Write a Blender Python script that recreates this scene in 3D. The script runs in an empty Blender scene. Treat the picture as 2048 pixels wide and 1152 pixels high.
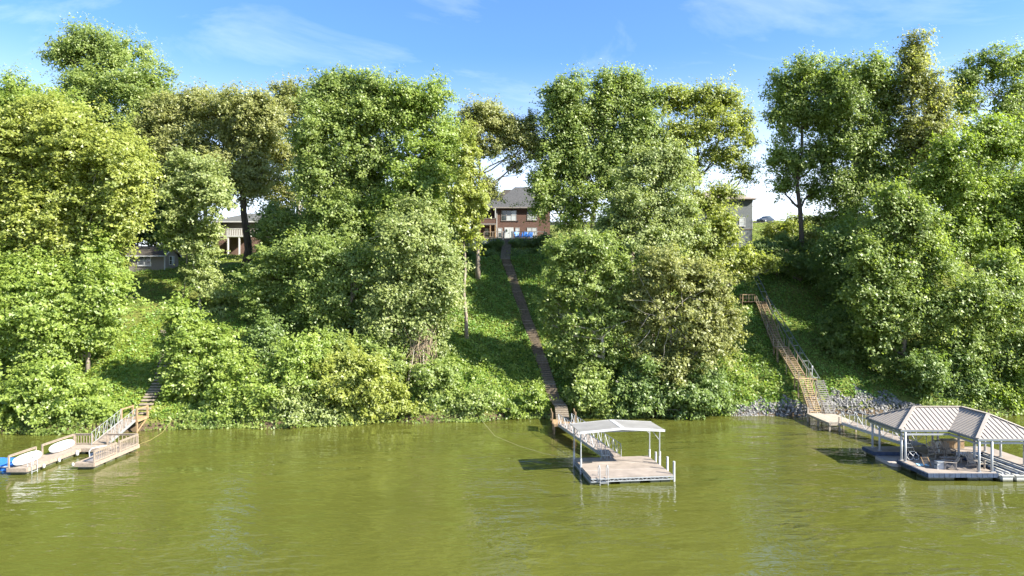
import bpy, math, random
import numpy as np
from mathutils import Vector, Matrix

# ------------------------------------------------------------------ camera, sky, sun, exposure
scene = bpy.context.scene
C = scene.collection
F, HY, CX, ZC = 1365.0, 576.0, 1024.0, 14.0      # photo focal length (px), horizon row, centre column, drone height (m)

cam_d = bpy.data.cameras.new('camera')
cam_d.sensor_width = 36.0
cam_d.lens = 36.0 * F / 2048.0
cam_d.clip_start = 0.1
cam_d.clip_end = 6000
cam = bpy.data.objects.new('camera', cam_d)
cam.location = (0, 0, ZC)
cam.rotation_euler = (math.radians(90), 0, 0)
C.objects.link(cam)
scene.camera = cam

SUN_EL, SUN_AZ = math.radians(36), math.radians(113)      # azimuth clockwise from +Y
w = bpy.data.worlds.new('World')
scene.world = w
w.use_nodes = True
nt = w.node_tree
bg = nt.nodes['Background']
sky = nt.nodes.new('ShaderNodeTexSky')
sky.sky_type = 'NISHITA'
sky.sun_disc = False
sky.sun_elevation = SUN_EL
sky.sun_rotation = SUN_AZ
sky.altitude = 100
sky.air_density = 1.0
sky.dust_density = 1.6
sky.ozone_density = 3.0
# thin cirrus: streaky noise over a flattened view direction
tc = nt.nodes.new('ShaderNodeTexCoord')
sep = nt.nodes.new('ShaderNodeSeparateXYZ')
nt.links.new(tc.outputs['Generated'], sep.inputs[0])
zc_ = nt.nodes.new('ShaderNodeMath'); zc_.operation = 'MAXIMUM'; zc_.inputs[1].default_value = 0.0
nt.links.new(sep.outputs['Z'], zc_.inputs[0])
za = nt.nodes.new('ShaderNodeMath'); za.operation = 'ADD'; za.inputs[1].default_value = 0.25
nt.links.new(zc_.outputs[0], za.inputs[0])
dx = nt.nodes.new('ShaderNodeMath'); dx.operation = 'DIVIDE'
dy = nt.nodes.new('ShaderNodeMath'); dy.operation = 'DIVIDE'
nt.links.new(sep.outputs['X'], dx.inputs[0]); nt.links.new(za.outputs[0], dx.inputs[1])
nt.links.new(sep.outputs['Y'], dy.inputs[0]); nt.links.new(za.outputs[0], dy.inputs[1])
cmb = nt.nodes.new('ShaderNodeCombineXYZ')
nt.links.new(dx.outputs[0], cmb.inputs[0]); nt.links.new(dy.outputs[0], cmb.inputs[1])
mp = nt.nodes.new('ShaderNodeMapping')
mp.inputs['Rotation'].default_value = (0, 0, math.radians(24))
mp.inputs['Scale'].default_value = (1.0, 2.0, 1)
mp.inputs['Location'].default_value = (1.9, 0.4, 0)
nt.links.new(cmb.outputs[0], mp.inputs[0])
n1 = nt.nodes.new('ShaderNodeTexNoise')
n1.inputs['Scale'].default_value = 1.5
n1.inputs['Detail'].default_value = 9
n1.inputs['Roughness'].default_value = 0.6
n1.inputs['Distortion'].default_value = 0.7
nt.links.new(mp.outputs[0], n1.inputs['Vector'])
cr = nt.nodes.new('ShaderNodeValToRGB')
cr.color_ramp.elements[0].position = 0.50
cr.color_ramp.elements[1].position = 0.86
nt.links.new(n1.outputs['Fac'], cr.inputs[0])
lowf = nt.nodes.new('ShaderNodeMapRange')           # horizon band of thin white cloud
lowf.inputs['From Min'].default_value = 0.0
lowf.inputs['From Max'].default_value = 0.33
lowf.interpolation_type = 'SMOOTHSTEP'
lowf.inputs['To Min'].default_value = 0.85
lowf.inputs['To Max'].default_value = 0.0
nt.links.new(zc_.outputs[0], lowf.inputs['Value'])
cs = nt.nodes.new('ShaderNodeMath'); cs.operation = 'MULTIPLY'; cs.inputs[1].default_value = 0.34
nt.links.new(cr.outputs[0], cs.inputs[0])
mxf = nt.nodes.new('ShaderNodeMath'); mxf.operation = 'MAXIMUM'
nt.links.new(cs.outputs[0], mxf.inputs[0]); nt.links.new(lowf.outputs[0], mxf.inputs[1])
mix = nt.nodes.new('ShaderNodeMixRGB')
mix.inputs[2].default_value = (6.6, 6.8, 7.2, 1)
nt.links.new(mxf.outputs[0], mix.inputs[0])
tintn = nt.nodes.new('ShaderNodeMixRGB'); tintn.blend_type = 'MULTIPLY'; tintn.inputs[0].default_value = 1
tintn.inputs[2].default_value = (0.55, 0.77, 1.02, 1)
nt.links.new(sky.outputs[0], tintn.inputs[1])
nt.links.new(tintn.outputs[0], mix.inputs[1])
nt.links.new(mix.outputs[0], bg.inputs['Color'])
bg.inputs['Strength'].default_value = 0.07

sl = bpy.data.lights.new('sun', 'SUN')
sl.energy = 4.1
sl.angle = math.radians(0.6)
sl.color = (1.0, 0.93, 0.80)
so = bpy.data.objects.new('sun', sl)
to_sun = Vector((math.sin(SUN_AZ) * math.cos(SUN_EL), math.cos(SUN_AZ) * math.cos(SUN_EL), math.sin(SUN_EL)))
so.rotation_euler = to_sun.to_track_quat('Z', 'Y').to_euler()
so.location = (60, 0, 60)
C.objects.link(so)

scene.view_settings.view_transform = 'Standard'
scene.view_settings.look = 'None'
scene.view_settings.gamma = 1.0
scene.view_settings.exposure = 2.2
scene.render.engine = 'CYCLES'
scene.cycles.max_bounces = 10
scene.cycles.diffuse_bounces = 7
scene.cycles.glossy_bounces = 3
scene.cycles.transmission_bounces = 7
scene.cycles.transparent_max_bounces = 4
scene.cycles.use_denoising = True

# ------------------------------------------------------------------ helpers
def P(px, py, d):                                    # photo pixel + depth -> world
    return Vector(((px - CX) * d / F, d, ZC - (py - HY) * d / F))

def on_z(px, py, z):                                 # photo pixel on a horizontal plane
    d = (ZC - z) * F / (py - HY)
    return Vector(((px - CX) * d / F, d, z))

def thing(name, label, cat, loc=(0, 0, 0), group=None, kind=None):
    o = bpy.data.objects.new(name, None)
    o.empty_display_size = 0.3
    o.location = loc
    C.objects.link(o)
    tag(o, label, cat, group, kind)
    return o

def tag(o, label=None, cat=None, group=None, kind=None):
    if label: o['label'] = label
    if cat: o['category'] = cat
    if group: o['group'] = group
    if kind: o['kind'] = kind
    return o

def link(name, me, parent=None, loc=(0, 0, 0), rot=(0, 0, 0)):
    o = bpy.data.objects.new(name, me)
    o.parent = parent
    o.location = loc
    o.rotation_euler = rot
    C.objects.link(o)
    return o

def origin_of(parent):
    v = Vector((0, 0, 0))
    while parent is not None:
        v += Vector(parent.location)
        parent = parent.parent
    return v

class MB:
    """collects simple solids (world coordinates) for one mesh"""
    def __init__(self):
        self.v, self.f = [], []

    def add(self, vs, fs):
        b = len(self.v)
        self.v += [tuple(p) for p in vs]
        self.f += [tuple(b + i for i in f) for f in fs]
        return self

    def box(self, x0, x1, y0, y1, z0, z1):
        return self.add([(x0, y0, z0), (x1, y0, z0), (x1, y1, z0), (x0, y1, z0),
                         (x0, y0, z1), (x1, y0, z1), (x1, y1, z1), (x0, y1, z1)],
                        [(0, 3, 2, 1), (4, 5, 6, 7), (0, 1, 5, 4), (1, 2, 6, 5), (2, 3, 7, 6), (3, 0, 4, 7)])

    def bar(self, p, q, wd, ht, up=(0, 0, 1)):
        """rectangular bar from p to q; wd across, ht along 'up'"""
        p, q = Vector(p), Vector(q)
        a = (q - p).normalized()
        u = Vector(up)
        s = a.cross(u)
        if s.length < 1e-4:
            s = a.cross(Vector((0, 1, 0)))
        s.normalize()
        u = s.cross(a).normalized()
        s = s * (wd / 2); u = u * (ht / 2)
        vs = [p - s - u, p + s - u, p + s + u, p - s + u, q - s - u, q + s - u, q + s + u, q - s + u]
        return self.add(vs, [(0, 1, 2, 3), (7, 6, 5, 4), (0, 4, 5, 1), (1, 5, 6, 2), (2, 6, 7, 3), (3, 7, 4, 0)])

    def tube(self, pts, radii, n=6, cap=True):
        pts = [Vector(p) for p in pts]
        if not hasattr(radii, '__len__'):
            radii = [radii] * len(pts)
        vs, fs = [], []
        ref = Vector((0.31, 0.17, 0.93)).normalized()
        for i, p in enumerate(pts):
            a = (pts[min(i + 1, len(pts) - 1)] - pts[max(i - 1, 0)])
            if a.length < 1e-6: a = Vector((0, 0, 1))
            a.normalize()
            s = a.cross(ref)
            if s.length < 1e-3: s = a.cross(Vector((1, 0, 0)))
            s.normalize(); t = a.cross(s)
            for k in range(n):
                an = 2 * math.pi * k / n
                vs.append(p + (s * math.cos(an) + t * math.sin(an)) * radii[i])
        for i in range(len(pts) - 1):
            for k in range(n):
                k2 = (k + 1) % n
                fs.append((i * n + k, i * n + k2, (i + 1) * n + k2, (i + 1) * n + k))
        if cap:
            fs.append(tuple(range(n - 1, -1, -1)))
            fs.append(tuple((len(pts) - 1) * n + k for k in range(n)))
        return self.add(vs, fs)

    def slab(self, poly, z0, z1):
        """vertical prism over an xy polygon (counter-clockwise)"""
        n = len(poly)
        vs = [(x, y, z0) for x, y in poly] + [(x, y, z1) for x, y in poly]
        fs = [tuple(range(n - 1, -1, -1)), tuple(range(n, 2 * n))]
        fs += [(i, (i + 1) % n, n + (i + 1) % n, n + i) for i in range(n)]
        return self.add(vs, fs)

    def sheet(self, pts, th):
        """thin solid plate through planar points, thickened downwards"""
        pts = [Vector(p) for p in pts]
        n = len(pts)
        dn = Vector((0, 0, -th))
        vs = pts + [p + dn for p in pts]
        fs = [tuple(range(n)), tuple(range(2 * n - 1, n - 1, -1))]
        fs += [((i + 1) % n, i, n + i, n + (i + 1) % n) for i in range(n)]
        return self.add(vs, fs)

    def build(self, name, mt, parent=None, smooth=False):
        o0 = origin_of(parent)
        me = bpy.data.meshes.new(name)
        me.from_pydata([(a - o0.x, b - o0.y, c - o0.z) for a, b, c in self.v], [], self.f)
        me.materials.append(mt)
        if smooth:
            me.shade_smooth()
        return link(name, me, parent)

def mesh_box(name, sx, sy, sz, mt):
    """centred box mesh to be shared between alike pieces"""
    m = MB().box(-sx / 2, sx / 2, -sy / 2, sy / 2, -sz / 2, sz / 2)
    me = bpy.data.meshes.new(name)
    me.from_pydata(m.v, [], m.f)
    me.materials.append(mt)
    return me

# ------------------------------------------------------------------ materials
MATS = {}
def mat(name, col, rough=0.6, var=0.25, scale=3.0, metal=0.0, stretch=(1, 1, 1), bump=0.0, col2=None, spec=0.4, detail=5, algae=False):
    if name in MATS: return MATS[name]
    m = bpy.data.materials.new(name)
    m.use_nodes = True
    t = m.node_tree
    b = t.nodes['Principled BSDF']
    b.inputs['Roughness'].default_value = rough
    b.inputs['Metallic'].default_value = metal
    b.inputs['Specular IOR Level'].default_value = spec
    tcn = t.nodes.new('ShaderNodeTexCoord')
    mpn = t.nodes.new('ShaderNodeMapping'); mpn.inputs['Scale'].default_value = stretch
    gi = t.nodes.new('ShaderNodeObjectInfo')
    ad = t.nodes.new('ShaderNodeVectorMath'); ad.operation = 'ADD'
    t.links.new(tcn.outputs['Object'], ad.inputs[0])
    t.links.new(gi.outputs['Location'], ad.inputs[1])
    t.links.new(ad.outputs[0], mpn.inputs[0])
    n = t.nodes.new('ShaderNodeTexNoise')
    n.inputs['Scale'].default_value = scale
    n.inputs['Detail'].default_value = detail
    n.inputs['Roughness'].default_value = 0.62
    t.links.new(mpn.outputs[0], n.inputs['Vector'])
    r = t.nodes.new('ShaderNodeValToRGB')
    r.color_ramp.elements[0].position = 0.3
    r.color_ramp.elements[1].position = 0.7
    lo = [c * (1 - var) for c in col]
    hi = [min(1, c * (1 + var)) for c in (col2 or col)]
    r.color_ramp.elements[0].color = (*lo, 1)
    r.color_ramp.elements[1].color = (*hi, 1)
    t.links.new(n.outputs['Fac'], r.inputs[0])
    t.links.new(r.outputs[0], b.inputs['Base Color'])
    if bump:
        bn = t.nodes.new('ShaderNodeBump')
        bn.inputs['Strength'].default_value = bump
        bn.inputs['Distance'].default_value = 0.03
        t.links.new(n.outputs['Fac'], bn.inputs['Height'])
        t.links.new(bn.outputs[0], b.inputs['Normal'])
    if algae:                                            # green-brown growth just above the waterline
        geo = t.nodes.new('ShaderNodeNewGeometry'); sz = t.nodes.new('ShaderNodeSeparateXYZ')
        t.links.new(geo.outputs['Position'], sz.inputs[0])
        wz = t.nodes.new('ShaderNodeMath'); wz.operation = 'MULTIPLY_ADD'; wz.inputs[1].default_value = -0.25
        t.links.new(n.outputs['Fac'], wz.inputs[0]); t.links.new(sz.outputs['Z'], wz.inputs[2])
        mr = t.nodes.new('ShaderNodeMapRange'); mr.inputs['From Min'].default_value = -0.05; mr.inputs['From Max'].default_value = 0.1
        t.links.new(wz.outputs[0], mr.inputs['Value'])
        mx = t.nodes.new('ShaderNodeMixRGB'); mx.inputs[1].default_value = (0.05, 0.055, 0.022, 1)
        t.links.new(mr.outputs[0], mx.inputs[0]); t.links.new(r.outputs[0], mx.inputs[2]); t.links.new(mx.outputs[0], b.inputs['Base Color'])
    MATS[name] = m
    return m

def leaf_mat(name, dark, light, trans=0.35):
    m = bpy.data.materials.new(name)
    m.use_nodes = True
    t = m.node_tree
    t.nodes.remove(t.nodes['Principled BSDF'])
    out = t.nodes['Material Output']
    at = t.nodes.new('ShaderNodeAttribute'); at.attribute_name = 'v'
    r = t.nodes.new('ShaderNodeValToRGB')
    e = r.color_ramp.elements
    e[0].position = 0.0; e[0].color = (*dark, 1)
    e[1].position = 1.0; e[1].color = (*light, 1)
    t.links.new(at.outputs['Fac'], r.inputs[0])
    d = t.nodes.new('ShaderNodeBsdfDiffuse')
    tr = t.nodes.new('ShaderNodeBsdfTranslucent')
    g = t.nodes.new('ShaderNodeBsdfGlossy'); g.inputs['Roughness'].default_value = 0.45
    g.inputs['Color'].default_value = (0.9, 0.95, 0.9, 1)
    ty = t.nodes.new('ShaderNodeMixRGB'); ty.blend_type = 'MULTIPLY'; ty.inputs[0].default_value = 1
    ty.inputs[2].default_value = (1.1, 1.15, 0.6, 1)
    t.links.new(r.outputs[0], ty.inputs[1])
    t.links.new(r.outputs[0], d.inputs['Color'])
    t.links.new(ty.outputs[0], tr.inputs['Color'])
    m1 = t.nodes.new('ShaderNodeMixShader'); m1.inputs[0].default_value = trans
    t.links.new(d.outputs[0], m1.inputs[1]); t.links.new(tr.outputs[0], m1.inputs[2])
    m2 = t.nodes.new('ShaderNodeMixShader'); m2.inputs[0].default_value = 0.025
    t.links.new(m1.outputs[0], m2.inputs[1]); t.links.new(g.outputs[0], m2.inputs[2])
    t.links.new(m2.outputs[0], out.inputs['Surface'])
    return m

M_WOOD = mat('pale_timber', (0.235, 0.19, 0.148), 0.75, 0.28, 6, stretch=(1, 1, 1), bump=0.2)  # the timber's own pale peach colour
M_WOOD_GREY = mat('weathered_timber', (0.22, 0.185, 0.14), 0.85, 0.4, 4, bump=0.3)
M_WOOD_DARK = mat('dark_timber', (0.125, 0.098, 0.07), 0.85, 0.4, 4, bump=0.3)
M_WOOD_TAN = mat('tan_timber', (0.25,0.17,0.095), 0.8, 0.3, 4, bump=0.3)
M_WHITE = mat('white_paint', (0.38, 0.388, 0.395), 0.45, 0.06, 2)
M_ALU = mat('white_aluminium', (0.31, 0.325, 0.34), 0.4, 0.10, 3, metal=0.25)
M_CONC = mat('pale_composite_deck', (0.225, 0.19, 0.162), 0.8, 0.2, 1.1, bump=0.15)
M_CONC_GREY = mat('grey_composite_deck', (0.36, 0.32, 0.29), 0.8, 0.15, 1.6, bump=0.15)
M_FLOAT = mat('grey_float', (0.30, 0.30, 0.28), 0.7, 0.25, 2, algae=True)
M_NAVY = mat('navy_bumper', (0.035, 0.055, 0.10), 0.6, 0.4, 4)
M_BLUE = mat('blue_plastic', (0.03, 0.16, 0.50), 0.4, 0.2, 2)
M_ROOF_TAN = mat('tan_metal_roof', (0.28, 0.25, 0.222), 0.5, 0.08, 1.2, metal=0.1)
M_RIB = mat('roof_rib_metal', (0.28, 0.25, 0.222), 0.5, 0.08, 1.2, metal=0.1)
M_RIM = mat('dark_gutter', (0.13, 0.15, 0.17), 0.5, 0.15, 2)
M_ROOF_WHITE = mat('white_metal_roof', (0.22, 0.215, 0.208), 0.5, 0.17, 0.8, metal=0.1)
M_BLACK = mat('black_fitting', (0.02, 0.022, 0.025), 0.5, 0.3, 3)
M_BARK = mat('grey_bark', (0.21, 0.175, 0.14), 0.9, 0.45, 2.4, stretch=(1, 1, .3), bump=0.6)
M_BARK_PALE = mat('pale_bark', (0.40, 0.36, 0.29), 0.9, 0.35, 2.4, stretch=(1, 1, .3), bump=0.5)
M_BARK_DARK = mat('dark_bark', (0.07, 0.055, 0.042), 0.9, 0.4, 2.4, stretch=(1, 1, .3), bump=0.6)
# ------------------------------------------------------------------ terrain
_TX = np.array([-140, -60, -50, -36, -20, 0, 15, 33, 60, 140], float)
_SH = np.array([60, 63.5, 65, 67.0, 69.5, 73, 74.5, 75, 75, 77], float)       # shoreline distance
_CD = np.array([96, 97, 97, 97, 98, 100, 100, 100, 100, 102], float)         # top of the bank
_CZ = np.array([15.5, 16, 16.2, 16.8, 17.6, 18.4, 18.4, 17.4, 17.8, 18], float)
_KS = np.array([.7, .7, .7, .7, .8, 1, 1, 1, 1, 1], float)

def terrain(x, y):
    x = np.asarray(x, float); y = np.asarray(y, float)
    sh = np.interp(x, _TX, _SH) + 0.5 * np.sin(x * 0.35) + 0.3 * np.sin(x * 0.9 + 1)
    cd = np.interp(x, _TX, _CD); cz = np.interp(x, _TX, _CZ); k = np.interp(x, _TX, _KS)
    t = y - sh; tc_ = cd - sh
    lip = 0.45 * np.clip(t / 0.6, 0, 1)
    z = lip + (cz - 0.45) * np.clip(t / tc_, 0, 1)
    u = np.maximum(y - cd, 0)
    z = z + k * (0.30 * np.minimum(u, 12) + 0.142 * np.clip(u - 12, 0, 55) - 0.10 * np.maximum(u - 70, 0))
    z = z + 0.022 * np.clip(u - 12, 0, 55) * np.clip((x - 20) / 20, 0, 1)
    z = np.where(u > 160, np.maximum(z, 6), z)
    z = np.where(t < 0, np.maximum(0.45 * t, -4) - 0.05, z)
    land = np.clip(t / 3, 0, 1) * np.clip((u < 60).astype(float), 0, 1)
    z = z + land * (0.14 * np.sin(x * 0.55 + y * 0.31) + 0.11 * np.sin(x * 1.1 - y * 0.83) + 0.07 * np.sin(x * 2.3 + y * 1.7))
    return z

def tz(x, y): return float(terrain(x, y))

def ground_hit(px, py):
    """photo pixel -> first point on the terrain along that ray"""
    for d in np.arange(58, 240, 0.15):
        p = P(px, py, d)
        if p.z <= tz(p.x, p.y): return p
    return P(px, py, 150)

def ground_material():
    m = bpy.data.materials.new('grassy_soil'); m.use_nodes = True
    t = m.node_tree; b = t.nodes['Principled BSDF']
    b.inputs['Roughness'].default_value = 0.95
    b.inputs['Specular IOR Level'].default_value = 0.1
    tcn = t.nodes.new('ShaderNodeTexCoord')
    a = t.nodes.new('ShaderNodeTexNoise'); a.inputs['Scale'].default_value = 0.22; a.inputs['Detail'].default_value = 8
    c = t.nodes.new('ShaderNodeTexNoise'); c.inputs['Scale'].default_value = 3.5; c.inputs['Detail'].default_value = 8
    t.links.new(tcn.outputs['Object'], a.inputs['Vector']); t.links.new(tcn.outputs['Object'], c.inputs['Vector'])
    r1 = t.nodes.new('ShaderNodeValToRGB')
    r1.color_ramp.elements[0].position = 0.35; r1.color_ramp.elements[0].color = (0.085, 0.12, 0.025, 1)
    r1.color_ramp.elements[1].position = 0.7; r1.color_ramp.elements[1].color = (0.15, 0.16, 0.045, 1)
    t.links.new(a.outputs['Fac'], r1.inputs[0])
    r2 = t.nodes.new('ShaderNodeValToRGB')
    r2.color_ramp.elements[0].position = 0.3; r2.color_ramp.elements[0].color = (0.55, 0.55, 0.5, 1)
    r2.color_ramp.elements[1].position = 0.7; r2.color_ramp.elements[1].color = (1.25, 1.2, 1.1, 1)
    t.links.new(c.outputs['Fac'], r2.inputs[0])
    mm = t.nodes.new('ShaderNodeMixRGB'); mm.blend_type = 'MULTIPLY'; mm.inputs[0].default_value = 1
    t.links.new(r1.outputs[0], mm.inputs[1]); t.links.new(r2.outputs[0], mm.inputs[2])
    # bare mud at the waterline
    sp = t.nodes.new('ShaderNodeSeparateXYZ'); t.links.new(tcn.outputs['Object'], sp.inputs[0])
    wob = t.nodes.new('ShaderNodeMath'); wob.operation = 'MULTIPLY_ADD'; wob.inputs[1].default_value = -0.9; 
    t.links.new(c.outputs['Fac'], wob.inputs[0]); t.links.new(sp.outputs['Z'], wob.inputs[2])
    mr = t.nodes.new('ShaderNodeMapRange'); mr.inputs['From Min'].default_value = 0.05; mr.inputs['From Max'].default_value = 0.45
    t.links.new(wob.outputs[0], mr.inputs['Value'])
    mud = t.nodes.new('ShaderNodeMixRGB'); mud.inputs[1].default_value = (0.075, 0.055, 0.035, 1)
    t.links.new(mr.outputs[0], mud.inputs[0]); t.links.new(mm.outputs[0], mud.inputs[2])
    t.links.new(mud.outputs[0], b.inputs['Base Color'])
    bn = t.nodes.new('ShaderNodeBump'); bn.inputs['Strength'].default_value = 0.7; bn.inputs['Distance'].default_value = 0.12
    t.links.new(c.outputs['Fac'], bn.inputs['Height']); t.links.new(bn.outputs[0], b.inputs['Normal'])
    return m

def grid_mesh(name, xs, ys, zf, mt):
    X, Y = np.meshgrid(xs, ys)
    Z = zf(X, Y)
    nx, ny = len(xs), len(ys)
    co = np.stack([X, Y, Z], -1).reshape(-1, 3)
    i = np.arange(nx * ny).reshape(ny, nx)
    f = np.stack([i[:-1, :-1], i[:-1, 1:], i[1:, 1:], i[1:, :-1]], -1).reshape(-1, 4)
    return quads_mesh(name, co, f, mt)

def quads_mesh(name, co, f, mt, attr=None):
    me = bpy.data.meshes.new(name)
    n, k = f.shape
    me.vertices.add(len(co)); me.vertices.foreach_set('co', co.astype(np.float32).ravel())
    me.loops.add(n * k); me.loops.foreach_set('vertex_index', f.astype(np.int32).ravel())
    me.polygons.add(n)
    me.polygons.foreach_set('loop_start', np.arange(0, n * k, k, dtype=np.int32))
    if attr is not None:
        a = me.attributes.new('v', 'FLOAT', 'FACE')
        a.data.foreach_set('value', attr.astype(np.float32))
    me.materials.append(mt)
    me.update(calc_edges=True)
    return me

xs = np.concatenate([np.linspace(-1500, -140, 25)[:-1], np.arange(-140, 140.1, 0.8), np.linspace(140, 1500, 25)[1:]])
ys = np.concatenate([np.arange(50, 125, 0.6), np.arange(125, 240, 3), np.linspace(240, 2500, 24)])
ground = link('ground', grid_mesh('ground', xs, ys, terrain, ground_material()))
tag(ground, 'steep grassy bank rising from the water to the houses', kind='structure')

def water_material():
    m = bpy.data.materials.new('green_lake_water'); m.use_nodes = True
    t = m.node_tree; b = t.nodes['Principled BSDF']
    b.inputs['Roughness'].default_value = 0.012
    b.inputs['IOR'].default_value = 1.5
    b.inputs['Specular IOR Level'].default_value = 0.5
    tcn = t.nodes.new('ShaderNodeTexCoord')
    # murky body colour, slightly uneven with suspended algae
    nc = t.nodes.new('ShaderNodeTexNoise'); nc.inputs['Scale'].default_value = 0.05; nc.inputs['Detail'].default_value = 6
    t.links.new(tcn.outputs['Object'], nc.inputs['Vector'])
    r = t.nodes.new('ShaderNodeValToRGB')
    r.color_ramp.elements[0].position = 0.3; r.color_ramp.elements[0].color = (0.062, 0.068, 0.0125, 1)
    r.color_ramp.elements[1].position = 0.75; r.color_ramp.elements[1].color = (0.077, 0.082, 0.016, 1)
    t.links.new(nc.outputs['Fac'], r.inputs[0]); t.links.new(r.outputs[0], b.inputs['Base Color'])
    def layer(scale, stretch, rotz, dist, detail=2.5):
        mpn = t.nodes.new('ShaderNodeMapping')
        mpn.inputs['Scale'].default_value = stretch
        mpn.inputs['Rotation'].default_value = (0, 0, math.radians(rotz))
        t.links.new(tcn.outputs['Object'], mpn.inputs[0])
        n = t.nodes.new('ShaderNodeTexNoise')
        n.inputs['Scale'].default_value = scale; n.inputs['Detail'].default_value = detail
        n.inputs['Distortion'].default_value = 0.4
        t.links.new(mpn.outputs[0], n.inputs['Vector'])
        s = t.nodes.new('ShaderNodeMath'); s.operation = 'MULTIPLY'; s.inputs[1].default_value = dist
        t.links.new(n.outputs['Fac'], s.inputs[0])
        return s
    l1 = layer(0.62, (0.42, 1.0, 1), 14, 0.18)
    l2 = layer(2.7, (0.5, 1.0, 1), -10, 0.045)
    l3 = layer(0.16, (0.6, 1.0, 1), 25, 0.28, 1.0)
    # gusts: patches of livelier ripples
    gn = t.nodes.new('ShaderNodeTexNoise'); gn.inputs['Scale'].default_value = 0.07; gn.inputs['Detail'].default_value = 2
    t.links.new(tcn.outputs['Object'], gn.inputs['Vector'])
    gm = t.nodes.new('ShaderNodeMapRange')
    gm.inputs['From Min'].default_value = 0.35; gm.inputs['From Max'].default_value = 0.65
    gm.inputs['To Min'].default_value = 0.3; gm.inputs['To Max'].default_value = 1.5
    t.links.new(gn.outputs['Fac'], gm.inputs['Value'])
    s1 = t.nodes.new('ShaderNodeMath'); s1.operation = 'ADD'
    t.links.new(l1.outputs[0], s1.inputs[0]); t.links.new(l2.outputs[0], s1.inputs[1])
    s2 = t.nodes.new('ShaderNodeMath'); s2.operation = 'MULTIPLY'
    t.links.new(s1.outputs[0], s2.inputs[0]); t.links.new(gm.outputs[0], s2.inputs[1])
    s3 = t.nodes.new('ShaderNodeMath'); s3.operation = 'ADD'
    t.links.new(s2.outputs[0], s3.inputs[0]); t.links.new(l3.outputs[0], s3.inputs[1])
    # two cat's-paws of wind: steeper short ripples
    acc = None
    for (bx_, by_, rx_, ry_) in ((16.3, 40.5, 3.6, 6.5), (-0.3, 36.5, 2.6, 5.0)):
        mpn = t.nodes.new('ShaderNodeMapping'); mpn.vector_type = 'POINT'
        mpn.inputs['Location'].default_value = (-bx_ / rx_, -by_ / ry_, 0); mpn.inputs['Scale'].default_value = (1 / rx_, 1 / ry_, 1)
        t.links.new(tcn.outputs['Object'], mpn.inputs[0])
        ln = t.nodes.new('ShaderNodeVectorMath'); ln.operation = 'LENGTH'; t.links.new(mpn.outputs[0], ln.inputs[0])
        mrr = t.nodes.new('ShaderNodeMapRange'); mrr.interpolation_type = 'SMOOTHSTEP'
        mrr.inputs['From Min'].default_value = 0.25; mrr.inputs['From Max'].default_value = 1.25; mrr.inputs['To Min'].default_value = 1; mrr.inputs['To Max'].default_value = 0
        t.links.new(ln.outputs['Value'], mrr.inputs['Value'])
        if acc is None: acc = mrr.outputs[0]
        else:
            ad = t.nodes.new('ShaderNodeMath'); ad.operation = 'MAXIMUM'; t.links.new(acc, ad.inputs[0]); t.links.new(mrr.outputs[0], ad.inputs[1]); acc = ad.outputs[0]
    l4 = layer(1.5, (0.6, 1.0, 1), 8, 0.2, 2.0)
    pw = t.nodes.new('ShaderNodeMath'); pw.operation = 'MULTIPLY'; t.links.new(l4.outputs[0], pw.inputs[0]); t.links.new(acc, pw.inputs[1])
    s4 = t.nodes.new('ShaderNodeMath'); s4.operation = 'ADD'; t.links.new(s3.outputs[0], s4.inputs[0]); t.links.new(pw.outputs[0], s4.inputs[1]); s3 = s4
    bn = t.nodes.new('ShaderNodeBump'); bn.inputs['Strength'].default_value = 1.0; bn.inputs['Distance'].default_value = 1.0
    t.links.new(s3.outputs[0], bn.inputs['Height']); t.links.new(bn.outputs[0], b.inputs['Normal'])
    return m

wm = bpy.data.meshes.new('water')
wm.from_pydata([(-1500, -900, 0), (1500, -900, 0), (1500, 100, 0), (-1500, 100, 0)], [], [(0, 1, 2, 3)])
wm.materials.append(water_material())
water = link('water', wm)
tag(water, 'calm murky green lake water with small ripples', kind='structure')
# ------------------------------------------------------------------ leaves and trees
LM = {
    'yellow': leaf_mat('leaf_yellow_green', (0.196, 0.244, 0.043), (0.415, 0.444, 0.094), 0.58),
    'bright': leaf_mat('leaf_bright_green', (0.162, 0.244, 0.038), (0.357, 0.433, 0.089), 0.58),
    'green':  leaf_mat('leaf_green', (0.156, 0.228, 0.052), (0.346, 0.410, 0.104), 0.58),
    'olive':  leaf_mat('leaf_olive', (0.184, 0.211, 0.061), (0.392, 0.394, 0.132), 0.58),
    'pale':   leaf_mat('leaf_pale_green', (0.184, 0.244, 0.071), (0.392, 0.433, 0.156), 0.58),
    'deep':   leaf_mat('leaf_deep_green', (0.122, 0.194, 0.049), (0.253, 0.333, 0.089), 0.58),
}
rng = np.random.default_rng(7)
LEAVES = [0]
GR = 1.03
TO_LIGHT = np.array([0.36, -0.32, 0.60])         # leaves turn their blades up and to the sunny side

def unit(n, r=None):
    v = (r or rng).normal(size=(n, 3))
    return v / np.linalg.norm(v, axis=1, keepdims=True)

def nrm(v): return v / np.maximum(np.linalg.norm(v, axis=1, keepdims=True), 1e-6)

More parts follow.
